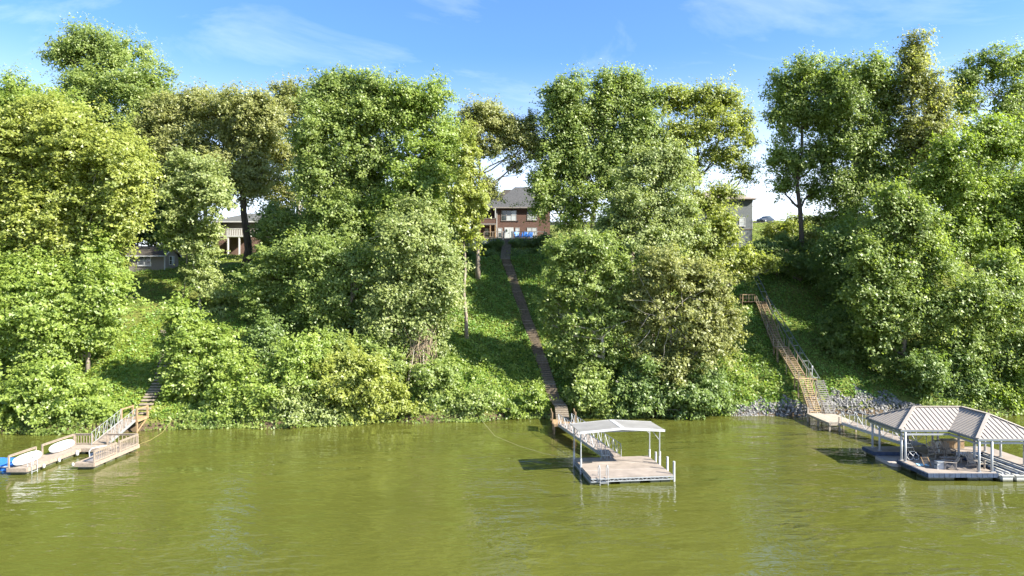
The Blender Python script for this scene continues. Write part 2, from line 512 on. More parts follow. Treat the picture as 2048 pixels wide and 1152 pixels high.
def leaf_quads(pos, nor, size, asp=0.72, tri=False):
    """rhombic leaves with a slight fold"""
    n = len(pos)
    a = nrm(np.cross(nor, unit(n)))
    b = np.cross(nor, a)
    if tri:                                              # far leaves: one pointed blade each
        L = size[:, None]; W = L * asp * 1.05
        co = np.stack([pos + a * L * 0.58, pos - a * L * 0.40 + b * W * 0.5, pos - a * L * 0.40 - b * W * 0.5], 1).reshape(-1, 3)
        return co, np.arange(n * 3).reshape(-1, 3)
    L = size[:, None]; W = L * asp
    fold = nor * L * 0.10
    co = np.stack([pos - a * L * 0.5, pos + b * W * 0.5 + fold, pos + a * L * 0.5, pos - b * W * 0.5 + fold], 1).reshape(-1, 3)
    f = np.arange(n * 4).reshape(-1, 4)
    return co, f

def crown_points(lobes, n_leaves, leaf, clump_r, flat=0.65, droop=0.0, hollow=0.35):
    """lobes -> sub-lobes -> clumps -> leaves; returns leaf centres, normals, tint and the clump centres per lobe"""
    area = np.array([(l[3] * l[4] * l[5]) ** (2 / 3) for l in lobes])
    share = np.maximum((area / area.sum() * n_leaves).astype(int), 60)
    Ps, Ns, Vs, Bs, cl = [], [], [], [], []
    for l, cnt in zip(lobes, share):
        c = np.array(l[:3]); R = np.array(l[3:6])
        ns = int(rng.integers(9, 15))
        sd = unit(ns); sd[:, 2] = sd[:, 2] * 0.9 + 0.12; sd[:, 1] -= 0.15; sd = nrm(sd)
        sr = rng.uniform(0.20, 0.55, ns)
        sc = c + sd * R * (rng.uniform(0.80, 1.12, ns)[:, None] - sr[:, None] * 0.85)
        lpc = 34
        nc = max(4, cnt // lpc)
        pick = rng.choice(ns, nc, p=(sr + 0.15) ** 2 / ((sr + 0.15) ** 2).sum())
        dirs = unit(nc) + 0.75 * sd[pick]
        dirs[:, 1] -= 0.25
        dirs[:, 1] = np.where((dirs[:, 1] > 0.4) & (rng.uniform(size=nc) < 0.6), -dirs[:, 1], dirs[:, 1])
        dirs = nrm(dirs)
        rad = rng.uniform(hollow, 1.08, nc) ** 0.6 * np.where(rng.uniform(size=nc) < 0.22, rng.uniform(1.0, 1.3, nc), 1.0)
        cc = sc[pick] + dirs * R * (sr[pick] * rad)[:, None]
        fz = rng.uniform(size=nc) < 0.24                      # loose sprays through the whole lobe blur its outline
        fd = unit(nc); fd[:, 1] = np.where((fd[:, 1] > 0.3) & (rng.uniform(size=nc) < 0.6), -fd[:, 1], fd[:, 1])
        cf = c + fd * R * (rng.uniform(0.25, 1.0, nc) ** 0.5)[:, None] + np.clip(rng.normal(size=(nc, 3)), -1.6, 1.6) * R * 0.27
        cc = np.where(fz[:, None], cf, cc)
        out = nrm((cc - c) / R * 0.6 + np.where(fz[:, None], fd, dirs) * 0.6)
        cr_ = clump_r * rng.uniform(0.6, 1.35, nc)
        cv = rng.normal(0.42, 0.16, nc)
        off = np.clip(rng.normal(size=(nc, lpc, 3)), -1.7, 1.7) * 0.55
        off[:, :, 2] *= flat
        off[:, :, 2] -= droop * (off[:, :, 0] ** 2 + off[:, :, 1] ** 2)
        reach = np.clip(rng.normal(0, 0.65, (nc, lpc, 1)), -1.0, 0.85) * cr_[:, None, None]      # sprays point outwards
        pos = cc[:, None, :] + off * cr_[:, None, None] * 0.8 + reach * (out + rng.normal(size=(nc, 3)) * 0.35)[:, None, :]
        nor = out[:, None, :] * 0.55 + TO_LIGHT + rng.normal(size=(nc, lpc, 3)) * 0.42
        nsh = max(4, int(R[0] * R[2] * 0.9))                # upright shoots that fray the outline
        sdir = unit(nsh); sdir[:, 2] = np.abs(sdir[:, 2]) + 0.25; sdir[:, 1] -= 0.2; sdir = nrm(sdir)
        s0_ = c + sdir * R * rng.uniform(0.68, 0.9, nsh)[:, None]
        sl_ = rng.uniform(0.5, 1.5, nsh) * clump_r * 1.25
        tt = rng.uniform(0, 1, (nsh, 16))
        sv = nrm(sdir * 0.6 + np.array([0, 0, 0.8]) + rng.normal(size=(nsh, 3)) * 0.25)
        sp_ = s0_[:, None, :] + sv[:, None, :] * (tt * sl_[:, None])[:, :, None] + rng.normal(size=(nsh, 16, 3)) * 0.11 * (1.3 - tt)[:, :, None]
        Ps.append(sp_.reshape(-1, 3)); Ns.append(nrm(rng.normal(size=(nsh * 16, 3)) + TO_LIGHT * 1.5)); Vs.append(np.clip(rng.normal(0.5, 0.18, nsh * 16), 0, 1)); Bs.append(np.full(nsh * 16, 0.8))
        ni = cnt // 12                                        # large inner leaves that close the crown
        di = unit(ni) * rng.uniform(0.1, 0.72, ni)[:, None] * R
        Ps.append(c + di); Ns.append(nrm(rng.normal(size=(ni, 3)) + TO_LIGHT)); Vs.append(np.clip(rng.normal(0.35, 0.15, ni), 0, 1)); Bs.append(np.full(ni, 1.9))
        Bs.append(np.ones(nc * lpc))
        Ps.append(pos.reshape(-1, 3)); Ns.append(nrm(nor.reshape(-1, 3)))
        Vs.append((cv[:, None] + rng.normal(0, 0.12, (nc, lpc))).ravel())
        cl.append(cc)
    return np.concatenate(Ps), np.concatenate(Ns), np.clip(np.concatenate(Vs), 0, 1), np.concatenate(Bs), cl

def bent(p, q, n, amp, r=rng):
    p, q = np.array(p, float), np.array(q, float)
    t = np.linspace(0, 1, n)[:, None]
    L = np.linalg.norm(q - p)
    o = r.normal(size=3) * amp * L
    return p + (q - p) * t + o * np.sin(t * math.pi) + np.concatenate([np.zeros((1, 3)), r.normal(size=(n - 2, 3)) * amp * 0.3 * L, np.zeros((1, 3))])

def tree(name, label, cat, base_px, d, kind, lobes_px, dens=1.0, leaf=0.31, clump=0.85, bark=None, trunk_r=0.28, group=None,
         flat=0.65, droop=0.0, stems=1, lean=0.0, twigs=6, base_z=None, hollow=0.35, base_d=None, side=None, dz=0.0):
    """lobes in photo pixels at depth d (plus optional per-lobe depth offset); base stands on the terrain"""
    k = d / F
    bd = base_d or d
    bx = (base_px - CX) * bd / F
    bz = tz(bx, bd) if base_z is None else base_z
    base = np.array([bx, bd, bz])
    lobes = []
    for i, l in enumerate(lobes_px):
        dd = l[4] if len(l) > 4 else rng.uniform(-1.0, 1.0) * (0.35 * min(l[2], l[3]) * k + 0.3)
        p = P(l[0], l[1], d + dd)
        lobes.append((p.x, p.y, p.z, l[2] * k * GR, 0.5 * (l[2] + l[3]) * k * 0.95, l[3] * k * GR))
    own = list(lobes)
    if len(own) >= 4 and hollow > 0.25:                                        # branches between neighbouring masses also carry leaves
        for i, a in enumerate(own):
            pa = np.array(a[:3])
            dist = [np.linalg.norm(pa - np.array(b[:3])) if j != i else 1e9 for j, b in enumerate(own)]
            for j in np.argsort(dist)[:2]:
                b = own[int(j)]
                if dist[int(j)] < 1.5 * (a[3] + b[3]) and (j > i or rng.uniform() < 0.3):
                    m_ = [0.5 * (p + q) for p, q in zip(a, b)]
                    lobes.append((*m_[:3], m_[3] * 0.72, m_[4] * 0.72, m_[5] * 0.72))
    A = sum(4 * math.pi * (l[3] * l[4] * l[5]) ** (2 / 3) for l in lobes)
    n = int(A * dens * 1.2 / (leaf * leaf * 0.36))
    pos, nor, v, big, cl = crown_points(lobes, n, leaf, clump, flat, droop, hollow)
    # nothing grows below the ground or the water
    gz = np.maximum(terrain(pos[:, 0], pos[:, 1]), 0.0)
    keep = pos[:, 2] > gz + 0.05
    pos, nor, v, big = pos[keep], nor[keep], v[keep], big[keep]
    LEAVES[0] += len(pos)
    size = leaf * rng.uniform(0.65, 1.3, len(pos)) * big
    co, f = leaf_quads(pos - base, nor, size, tri=True)
    root = thing(name, label, cat, tuple(base), group)
    me = quads_mesh('crown', co, f, LM[kind], v)
    link('crown', me, root)
    # trunk and limbs
    mb = MB()
    tops = np.array([l[:3] for l in lobes])
    hi = tops[np.argmax(tops[:, 2])]
    for s in range(stems):
        b0 = base + np.array([rng.normal() * 0.25 * (stems > 1), rng.normal() * 0.25 * (stems > 1), -0.35])
        tgt = hi if s == 0 else tops[int(rng.integers(len(tops)))]
        tp = bent(b0, tgt, 9, 0.022 + lean)
        rr = trunk_r * np.linspace(1, 0.16, 9) ** 0.9 * (1 if s == 0 else 0.75)
        rr[0] *= 1.35
        mb.tube([tuple(p) for p in tp], list(rr), 8)
        if s == 0: trunk = tp; trad = rr
    for l, cc in zip(lobes, cl):
        c = np.array(l[:3])
        # leave the trunk below the lobe centre
        z0 = c[2] - 0.55 * np.linalg.norm((c - hi)[:2]) - 0.25 * l[5]
        i = int(np.argmin(np.abs(trunk[:, 2] - z0)))
        i = max(1, min(i, 7))
        br = max(0.05, trad[i] * 0.55)
        bp = bent(trunk[i], c, 6, 0.07)
        mb.tube([tuple(p) for p in bp], list(np.linspace(br * 1.1, 0.06, 6)), 6)
        m = min(len(cc), twigs)
        for j in rng.choice(len(cc), m, replace=False):
            q = bp[int(rng.integers(2, 6))]
            tw = bent(q, cc[j], 4, 0.08)
            mb.tube([tuple(p) for p in tw], [0.055, 0.045, 0.034, 0.018], 4, cap=False)
    mb.build('trunk', bark or M_BARK, root, smooth=True)
    return root
# ------------------------------------------------------------------ the trees on the bank (photo pixel outlines, depths from the slope they stand on)
def t_(name, label, *a, **k): return tree(name, label, 'tree', *a, **k)
def s_(label, *a, **k):
    k.setdefault('trunk_r', 0.09); k.setdefault('stems', 4); k.setdefault('twigs', 3); k.setdefault('clump', 0.62); k.setdefault('leaf', 0.29)
    return tree('shrub', label, 'shrub', *a, **k)

# --- beyond the timber dock
t_('tall_tree', 'tallest airy tree rising behind the other crowns near the grey shed', 235, 106, 'green',
   [(180, 92, 50, 42), (250, 112, 60, 48), (140, 120, 40, 34), (228, 175, 85, 55), (308, 172, 45, 46), (180, 190, 55, 48), (275, 235, 75, 48), (125, 105, 26, 24), (338, 205, 24, 28), (200, 260, 70, 50)],
   dens=0.95, trunk_r=0.5, clump=1.0, hollow=0.2)
t_('broadleaf_tree', 'pale green rounded tree beside the tallest airy tree', 30, 96, 'bright',
   [(28, 190, 48, 46), (85, 235, 62, 46), (0, 240, 45, 70), (140, 215, 38, 30), (60, 300, 70, 60), (-40, 300, 60, 90), (-30, 420, 60, 100)], dens=0.8)
t_('broadleaf_tree', 'broad yellow-green tree spreading above the timber dock with boards', 150, 77, 'yellow',
   [(60, 330, 88, 80), (165, 285, 95, 65), (232, 345, 68, 70), (110, 425, 118, 90), (228, 432, 68, 66), (40, 470, 90, 90), (105, 240, 70, 42), (282, 405, 28, 34), (20, 270, 55, 55), (165, 515, 72, 55), (-40, 400, 70, 130), (255, 300, 40, 34)],
   dens=1.0, trunk_r=0.38, flat=0.4, droop=0.12, bark=M_BARK_PALE, base_d=80)
t_('broadleaf_tree', 'fresh green layered tree leaning over the slope under the yellow-green tree', 175, 74.5, 'bright',
   [(55, 600, 90, 75), (165, 590, 88, 62), (222, 575, 36, 48), (120, 670, 92, 58), (25, 690, 60, 62), (205, 655, 48, 42), (195, 500, 36, 44), (-30, 600, 50, 110), (30, 540, 70, 50), (110, 545, 70, 44)],
   dens=1.0, trunk_r=0.22, flat=0.35, droop=0.15)
t_('oak_tree', 'olive brown-tinged oak crown over the small grey shed', 415, 101, 'olive',
   [(330, 232, 56, 48), (398, 212, 52, 42), (450, 235, 52, 52), (380, 292, 72, 54), (465, 300, 48, 46), (300, 292, 46, 44), (420, 355, 52, 40), (330, 350, 48, 40)],
   dens=0.85, trunk_r=0.36)
t_('oak_tree', 'olive oak with thick dark ivy-covered trunk before the grey house', 493, 98, 'olive',
   [(488, 210, 46, 42), (520, 290, 44, 50), (478, 370, 50, 36), (435, 330, 36, 36), (535, 240, 40, 50), (520, 360, 40, 36)],
   dens=0.8, trunk_r=0.62, bark=M_BARK_DARK)
t_('oak_tree', 'thin-stemmed olive tree with see-through lower crown before the grey house', 590, 103, 'olive',
   [(560, 205, 48, 38), (602, 190, 42, 34), (590, 255, 52, 50), (552, 310, 44, 46), (622, 325, 36, 56), (572, 385, 48, 36)],
   dens=0.8, trunk_r=0.26, stems=3, hollow=0.2, bark=M_BARK_PALE)
t_('dogwood_tree', 'slender pale-leaved tree with bare trunk beside the small grey shed', 400, 87, 'pale',
   [(370, 340, 45, 34), (420, 352, 40, 34), (380, 408, 62, 42), (440, 400, 40, 36), (362, 465, 36, 34), (412, 478, 42, 36), (402, 540, 32, 24), (440, 605, 40, 28), (425, 565, 30, 14)],
   dens=0.75, leaf=0.32, trunk_r=0.17, bark=M_BARK_PALE, flat=0.4)
t_('young_tree', 'slim bare-stemmed tree standing at the corner of the grey shed', 362, 88, 'green',
   [(352, 450, 26, 30), (370, 420, 24, 26), (345, 490, 14, 16)], dens=0.6, trunk_r=0.11, bark=M_BARK)
t_('young_tree', 'leaning pale sapling between the dark ivy-covered trunk and the tall poplars', 552, 92, 'green',
   [(590, 470, 40, 34), (560, 440, 34, 30), (600, 520, 34, 22), (540, 500, 30, 22)], dens=0.65, trunk_r=0.13, bark=M_BARK_PALE, lean=0.04)
t_('tulip_tree', 'tall full poplar with several pointed tops before the grey house', 715, 90, 'green',
   [(695, 178, 52, 42), (648, 195, 40, 44), (752, 190, 50, 46), (640, 262, 55, 55), (728, 262, 75, 66), (660, 350, 56, 64), (750, 360, 76, 66), (690, 440, 66, 54), (636, 440, 38, 50), (610, 340, 30, 60), (728, 478, 40, 34)],
   dens=1.0, trunk_r=0.42)
t_('tulip_tree', 'tall poplar with bright narrow spire next to the yellow slender tree', 845, 89, 'bright',
   [(822, 235, 54, 58), (870, 190, 34, 38), (882, 270, 50, 56), (840, 345, 66, 64), (900, 335, 36, 56), (795, 435, 66, 54), (872, 415, 44, 46), (800, 195, 40, 36)],
   dens=0.95, trunk_r=0.36)
t_('vine_tree', 'light green tree hung with dry vines above the waterside shrubs', 845, 79, 'pale',
   [(840, 435, 52, 40), (800, 485, 56, 46), (872, 500, 48, 50), (830, 560, 74, 54), (778, 600, 54, 46), (888, 590, 36, 48), (850, 645, 52, 44), (765, 660, 46, 44), (870, 690, 34, 34), (900, 540, 30, 30)],
   dens=1.0, trunk_r=0.2, bark=M_BARK_PALE, flat=0.8)
t_('broadleaf_tree', 'leafy mid-green tree below the tall full poplar', 690, 82, 'green',
   [(680, 520, 56, 46), (640, 570, 54, 46), (700, 590, 56, 54), (742, 540, 38, 46), (652, 640, 54, 44), (722, 660, 54, 46), (610, 500, 40, 40)], dens=1.0, trunk_r=0.22)
t_('dogwood_tree', 'low dogwood with flat tiers of leaves on the shaded slope', 560, 84.5, 'green',
   [(560, 510, 58, 15), (530, 548, 60, 15), (592, 566, 54, 17), (548, 598, 62, 17), (600, 620, 46, 18), (515, 625, 36, 14)], dens=1.1, leaf=0.3, trunk_r=0.13, flat=0.25, clump=0.7)
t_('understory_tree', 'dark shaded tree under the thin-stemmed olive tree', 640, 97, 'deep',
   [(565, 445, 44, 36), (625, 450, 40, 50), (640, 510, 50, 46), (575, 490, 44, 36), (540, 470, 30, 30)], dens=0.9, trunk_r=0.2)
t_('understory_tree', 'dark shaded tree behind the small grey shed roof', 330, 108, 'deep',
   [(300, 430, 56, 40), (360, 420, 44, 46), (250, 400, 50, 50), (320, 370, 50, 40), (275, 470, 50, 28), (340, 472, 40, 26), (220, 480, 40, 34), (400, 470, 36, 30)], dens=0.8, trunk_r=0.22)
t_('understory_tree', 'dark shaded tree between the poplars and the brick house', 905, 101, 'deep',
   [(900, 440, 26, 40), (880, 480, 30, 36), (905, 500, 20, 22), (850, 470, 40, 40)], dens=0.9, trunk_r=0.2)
# --- by the brick house
t_('slender_tree', 'slender yellow-leaved tree with pale trunk on the open slope by the brick house', 933, 83.5, 'yellow',
   [(932, 340, 26, 44), (946, 395, 28, 34), (922, 435, 26, 30), (942, 468, 28, 22), (908, 395, 20, 30), (938, 285, 20, 40), (960, 410, 18, 18)],
   dens=0.8, leaf=0.3, clump=0.6, trunk_r=0.24, bark=M_BARK, lean=-0.008)
t_('oak_tree', 'oak with straight trunk and long bare limb arching before the brick house roof', 955, 95, 'olive',
   [(960, 222, 34, 26), (992, 240, 36, 32), (935, 262, 30, 36), (1002, 290, 30, 28), (1052, 285, 26, 36), (1062, 240, 12, 16), (1015, 262, 26, 26), (962, 305, 22, 22), (985, 390, 20, 18), (972, 372, 18, 22), (1035, 262, 24, 26), (1030, 330, 18, 16), (1078, 300, 14, 24)],
   dens=1.0, trunk_r=0.33, leaf=0.28, clump=0.75)
t_('broadleaf_tree', 'dark dense tall tree overhanging the brick house', 1165, 94, 'green',
   [(1112, 205, 38, 38), (1150, 182, 42, 36), (1222, 168, 46, 30), (1130, 262, 56, 46), (1205, 240, 54, 50), (1108, 330, 48, 50), (1172, 335, 54, 54), (1085, 395, 34, 44), (1150, 415, 54, 50)],
   dens=1.0, trunk_r=0.4)
t_('broadleaf_tree', 'tall broad tree with rounded top behind the silvery mid-slope tree', 1262, 95, 'green',
   [(1282, 192, 42, 38), (1250, 165, 36, 28), (1282, 258, 46, 50), (1225, 300, 50, 56), (1310, 310, 40, 50), (1235, 380, 46, 54)], dens=0.95, trunk_r=0.34)
t_('tulip_tree', 'golden-green tree with dark forked trunk before the blue-grey house', 1395, 96, 'yellow',
   [(1390, 200, 46, 32), (1440, 202, 40, 36), (1340, 205, 38, 34), (1420, 258, 54, 44), (1478, 250, 26, 42), (1360, 280, 44, 44), (1450, 315, 44, 30), (1382, 340, 34, 30), (1490, 345, 24, 22), (1445, 385, 40, 20), (1500, 285, 16, 18), (1400, 405, 36, 26), (1432, 425, 28, 22)],
   dens=1.05, trunk_r=0.36, bark=M_BARK_DARK, hollow=0.2)
t_('broadleaf_tree', 'silvery pale-leaved tree standing mid-slope above the feathery tree', 1300, 84, 'pale',
   [(1322, 312, 54, 32), (1290, 350, 54, 42), (1362, 342, 36, 42), (1270, 420, 64, 50), (1340, 420, 54, 54), (1300, 490, 66, 50), (1222, 465, 44, 44), (1372, 480, 36, 44)],
   dens=1.0, trunk_r=0.26)
t_('feathery_tree', 'feathery drooping tree leaning over the brown stairs', 1205, 77, 'green',
   [(1180, 490, 60, 30), (1130, 505, 42, 30), (1150, 560, 66, 34), (1225, 550, 44, 44), (1105, 602, 42, 14), (1180, 628, 66, 34), (1125, 678, 46, 24), (1200, 705, 54, 38), (1165, 740, 42, 30), (1240, 620, 36, 48), (1095, 640, 26, 10)],
   dens=1.0, leaf=0.27, clump=0.6, trunk_r=0.22, flat=0.5, droop=0.35, bark=M_BARK_PALE)
t_('dying_tree', 'pale tree with many bare grey branches hanging over the water', 1325, 75.5, 'olive',
   [(1330, 540, 64, 44), (1400, 560, 58, 46), (1290, 600, 54, 44), (1370, 630, 72, 48), (1440, 625, 42, 40), (1290, 690, 52, 42), (1400, 700, 60, 38), (1345, 740, 60, 40), (1448, 675, 34, 32)],
   dens=0.9, leaf=0.28, clump=0.6, trunk_r=0.24, droop=0.25, bark=M_BARK_PALE, twigs=14)
t_('broadleaf_tree', 'sunny yellow-green small tree reaching over the elevated timber stairs', 1430, 86, 'yellow',
   [(1440, 450, 32, 32), (1402, 490, 46, 36), (1460, 508, 46, 34), (1510, 530, 36, 20), (1392, 540, 44, 34), (1480, 552, 30, 16), (1542, 528, 18, 11)],
   dens=1.0, leaf=0.3, clump=0.65, trunk_r=0.16, flat=0.45)
# --- beyond the tan-roofed dock
t_('tall_tree', 'tall tree with bare dark trunk and airy crown near the parked car', 1605, 98, 'green',
   [(1572, 172, 36, 42), (1612, 145, 42, 36), (1652, 165, 36, 42), (1562, 242, 32, 42), (1620, 232, 50, 50), (1552, 312, 20, 36), (1590, 318, 42, 42), (1645, 310, 36, 54), (1568, 372, 28, 24), (1632, 385, 30, 26), (1660, 240, 34, 50), (1585, 205, 36, 40)],
   dens=1.15, trunk_r=0.42, bark=M_BARK_DARK, hollow=0.2)
t_('broadleaf_tree', 'tall dense tree behind the bank maples, round-topped, near the bare dark trunk', 1700, 95, 'green',
   [(1720, 152, 48, 46), (1690, 202, 46, 52), (1768, 175, 48, 50), (1702, 290, 54, 56), (1680, 378, 48, 54), (1755, 350, 50, 56), (1702, 450, 48, 46), (1770, 255, 50, 50)], dens=1.0, trunk_r=0.38)
t_('tall_tree', 'tall tree with one narrow leafy spire above the bank maples', 1815, 94, 'olive',
   [(1830, 98, 30, 36), (1825, 160, 42, 42), (1868, 192, 36, 46), (1840, 258, 48, 52), (1800, 310, 46, 50), (1880, 270, 36, 46)], dens=0.9, trunk_r=0.36)
t_('broadleaf_tree', 'tall tree with gaps of sky at the end of the row above the tan-roofed dock', 1985, 101, 'green',
   [(1940, 152, 36, 34), (1990, 132, 38, 32), (2032, 132, 30, 42), (1930, 212, 40, 42), (2010, 212, 46, 50), (2060, 220, 36, 70), (2000, 290, 50, 40)], dens=1.0, trunk_r=0.36, hollow=0.2)
t_('broadleaf_tree', 'large sunlit tree with pale top filling the bank beside the maples', 1965, 85, 'bright',
   [(1960, 262, 50, 30), (1905, 302, 44, 40), (1990, 310, 50, 46), (2042, 285, 32, 46), (1862, 365, 44, 44), (1930, 390, 54, 50), (2010, 400, 50, 54), (1960, 478, 62, 54), (2042, 500, 40, 60), (1900, 478, 44, 46), (2080, 400, 40, 80)],
   dens=1.0, trunk_r=0.3)
t_('maple_tree', 'big rounded green maple on the bank above the grey riprap', 1810, 80, 'green',
   [(1778, 395, 34, 36), (1770, 445, 44, 42), (1830, 450, 46, 50), (1722, 510, 38, 32), (1790, 530, 58, 48), (1870, 530, 46, 50), (1732, 590, 44, 38), (1812, 620, 62, 48), (1888, 620, 46, 46), (1752, 668, 48, 44), (1842, 705, 52, 46), (1782, 745, 46, 34)],
   dens=1.05, trunk_r=0.3, leaf=0.32)
t_('maple_tree', 'twin-trunked maple at the water behind the tan dock roof', 1950, 79, 'green',
   [(1942, 590, 46, 44), (2000, 590, 46, 46), (2045, 600, 35, 55), (1968, 650, 36, 28), (2022, 690, 42, 54), (2060, 720, 30, 60), (1925, 690, 40, 34), (1975, 725, 40, 34), (1990, 530, 44, 36)], dens=1.0, trunk_r=0.16, stems=2, bark=M_BARK_PALE)
t_('understory_tree', 'dark shaded tree on the slope edge above the rail track', 1690, 90, 'deep',
   [(1680, 480, 44, 42), (1665, 550, 44, 38), (1705, 610, 36, 38), (1690, 560, 40, 50)], dens=1.0, trunk_r=0.18)
t_('background_tree', 'distant tree filling the row behind the poplars', 780, 125, 'deep',
   [(740, 420, 60, 60), (820, 430, 60, 60), (680, 440, 50, 50), (860, 380, 40, 50)], dens=0.7, trunk_r=0.3)
t_('background_tree', 'distant dark tree behind the bare-branched pale tree', 1330, 122, 'deep',
   [(1300, 420, 50, 60), (1360, 430, 40, 50), (1250, 440, 50, 40)], dens=0.7, trunk_r=0.3)
t_('background_tree', 'distant tree closing the row beyond the maples', 1880, 120, 'deep',
   [(1860, 380, 60, 70), (1940, 380, 60, 70), (1790, 400, 50, 60), (2030, 390, 60, 70)], dens=0.7, trunk_r=0.3)
t_('background_tree', 'distant tree behind the broad yellow-green tree', 90, 112, 'deep',
   [(60, 380, 90, 70), (170, 400, 80, 60), (-20, 420, 60, 90), (240, 440, 40, 40)], dens=0.7, trunk_r=0.3)

# --- waterside and slope shrubs
s_('sprawling bright shrub over the water at the shore side of the timber dock', 90, 68, 'bright',
   [(60, 800, 85, 52), (145, 825, 62, 38), (15, 845, 50, 28), (195, 805, 42, 44), (110, 760, 70, 40), (-20, 790, 40, 70), (215, 840, 26, 24)], dens=1.1, trunk_r=0.1)
s_('tall pointed bright shrub beside the weathered steps of the timber dock', 390, 71.5, 'bright',
   [(362, 625, 32, 36), (392, 685, 54, 46), (368, 742, 42, 44), (420, 740, 54, 46), (390, 795, 54, 42), (366, 828, 30, 28), (450, 690, 22, 36), (345, 690, 22, 28)], dens=1.1, leaf=0.31, trunk_r=0.14)
s_('mid-green shrub overhanging the water beside the tall pointed shrub', 490, 71, 'bright',
   [(480, 755, 40, 44), (500, 825, 54, 30), (455, 822, 36, 34), (538, 800, 46, 42), (528, 842, 46, 20), (505, 785, 34, 34)], dens=1.1)
s_('arching shrub climbing the bank behind the overhanging waterside shrubs', 600, 73, 'bright',
   [(590, 728, 46, 44), (622, 698, 46, 40), (560, 768, 42, 42), (642, 765, 54, 46), (604, 745, 40, 40)], dens=1.1)
s_('low grey-green shrub trailing branches into the water below the arching shrub', 600, 71, 'pale',
   [(600, 830, 56, 32), (650, 842, 46, 22), (560, 840, 36, 26), (575, 805, 40, 30)], dens=1.1)
s_('sunlit shrub mound sloping down to the water beside the dry vines', 735, 72.3, 'yellow',
   [(690, 722, 46, 36), (742, 755, 46, 42), (700, 795, 54, 38), (772, 800, 46, 34), (822, 822, 32, 18), (725, 825, 50, 24), (670, 760, 40, 40)], dens=1.1)
s_('dark green shrub standing next to the dry vines at the bank foot', 885, 74, 'green',
   [(880, 785, 36, 40), (862, 745, 26, 28), (905, 808, 36, 26), (850, 800, 20, 26), (895, 745, 20, 26)], dens=1.1)
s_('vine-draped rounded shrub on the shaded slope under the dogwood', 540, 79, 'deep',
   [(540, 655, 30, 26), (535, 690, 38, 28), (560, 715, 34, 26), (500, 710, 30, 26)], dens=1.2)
s_('shrub filling the shaded slope between the arching shrub and the vine tree', 690, 77, 'green',
   [(650, 690, 40, 30), (705, 700, 44, 34), (760, 715, 44, 38), (810, 735, 30, 36)], dens=1.1)
s_('leafy low shrub at the water beside the foot of the brown stairs', 1070, 73.8, 'bright',
   [(1062, 806, 24, 20), (1075, 790, 12, 18), (1030, 820, 26, 12), (1086, 818, 10, 13)], dens=1.2, leaf=0.3)
s_('low ivy-covered shrub at the shore of the open grassy slope', 970, 73.3, 'green',
   [(945, 808, 36, 20), (1000, 818, 30, 13), (912, 812, 28, 20), (962, 790, 20, 13)], dens=1.1, leaf=0.28)
s_('green shrub beside the landing of the silver footbridge', 1180, 74.5, 'green',
   [(1175, 785, 44, 34), (1150, 805, 26, 22), (1210, 805, 40, 26), (1195, 760, 30, 26)], dens=1.1, leaf=0.3)
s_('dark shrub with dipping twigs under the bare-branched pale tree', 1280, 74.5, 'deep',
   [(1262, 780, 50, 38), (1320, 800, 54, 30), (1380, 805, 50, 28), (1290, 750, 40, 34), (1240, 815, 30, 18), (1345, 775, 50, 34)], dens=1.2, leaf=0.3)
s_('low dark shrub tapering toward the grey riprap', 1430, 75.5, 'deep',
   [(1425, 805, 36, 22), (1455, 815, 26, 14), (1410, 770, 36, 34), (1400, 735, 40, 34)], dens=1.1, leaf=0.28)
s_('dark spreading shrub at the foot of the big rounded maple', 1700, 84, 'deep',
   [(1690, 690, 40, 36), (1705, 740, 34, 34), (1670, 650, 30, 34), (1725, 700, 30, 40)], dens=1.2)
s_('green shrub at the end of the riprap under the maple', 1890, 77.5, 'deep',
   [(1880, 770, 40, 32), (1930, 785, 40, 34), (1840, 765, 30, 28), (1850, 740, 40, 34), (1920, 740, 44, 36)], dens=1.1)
s_('bright sunlit shrub at the water behind the tan roof ridge', 2000, 76.8, 'bright',
   [(1992, 795, 44, 28), (2032, 785, 30, 38), (1962, 808, 30, 20), (2060, 760, 30, 50), (2010, 822, 44, 14), (1930, 815, 34, 16)], dens=1.1)
s_('yellow-green bush on the crest below the parked car', 1575, 106, 'yellow',
   [(1568, 458, 36, 18), (1592, 448, 34, 22), (1545, 470, 24, 12)], dens=1.0, leaf=0.28)
s_('dark low bush on the slope below the blue-grey house corner', 1545, 98, 'deep',
   [(1540, 500, 40, 18), (1580, 492, 36, 20), (1515, 505, 24, 14)], dens=1.1, leaf=0.28)
s_('dark low bush above the top of the rail track', 1600, 96, 'deep',
   [(1595, 530, 42, 22), (1560, 525, 34, 16), (1635, 510, 34, 24), (1640, 545, 36, 24)], dens=1.1, leaf=0.28)
s_('brownish bush at the base of the bare dark trunk', 1630, 100, 'olive',
   [(1625, 478, 34, 20), (1660, 460, 34, 24), (1640, 440, 30, 18)], dens=0.9, leaf=0.28)
s_('round clipped evergreen bush on the brick house terrace slope beside the white gate post', 986, 106.2, 'deep',
   [(988, 490, 15, 12), (972, 494, 12, 9)], dens=1.5, leaf=0.22, clump=0.4)
s_('round clipped evergreen bush between the stone steps and the blue chairs', 1036, 106.2, 'deep',
   [(1034, 490, 14, 12), (1048, 492, 12, 10)], dens=1.5, leaf=0.22, clump=0.4)
s_('large dark evergreen bush before the blue terrace chairs', 1075, 106, 'deep',
   [(1074, 487, 20, 14), (1092, 480, 14, 16), (1100, 495, 16, 12)], dens=1.5, leaf=0.22, clump=0.4)
s_('dark hedge strip along the slope top beside the slender yellow-leaved tree', 965, 102, 'deep',
   [(945, 508, 18, 9), (975, 510, 22, 9), (920, 505, 18, 10)], dens=1.5, leaf=0.22, clump=0.4)
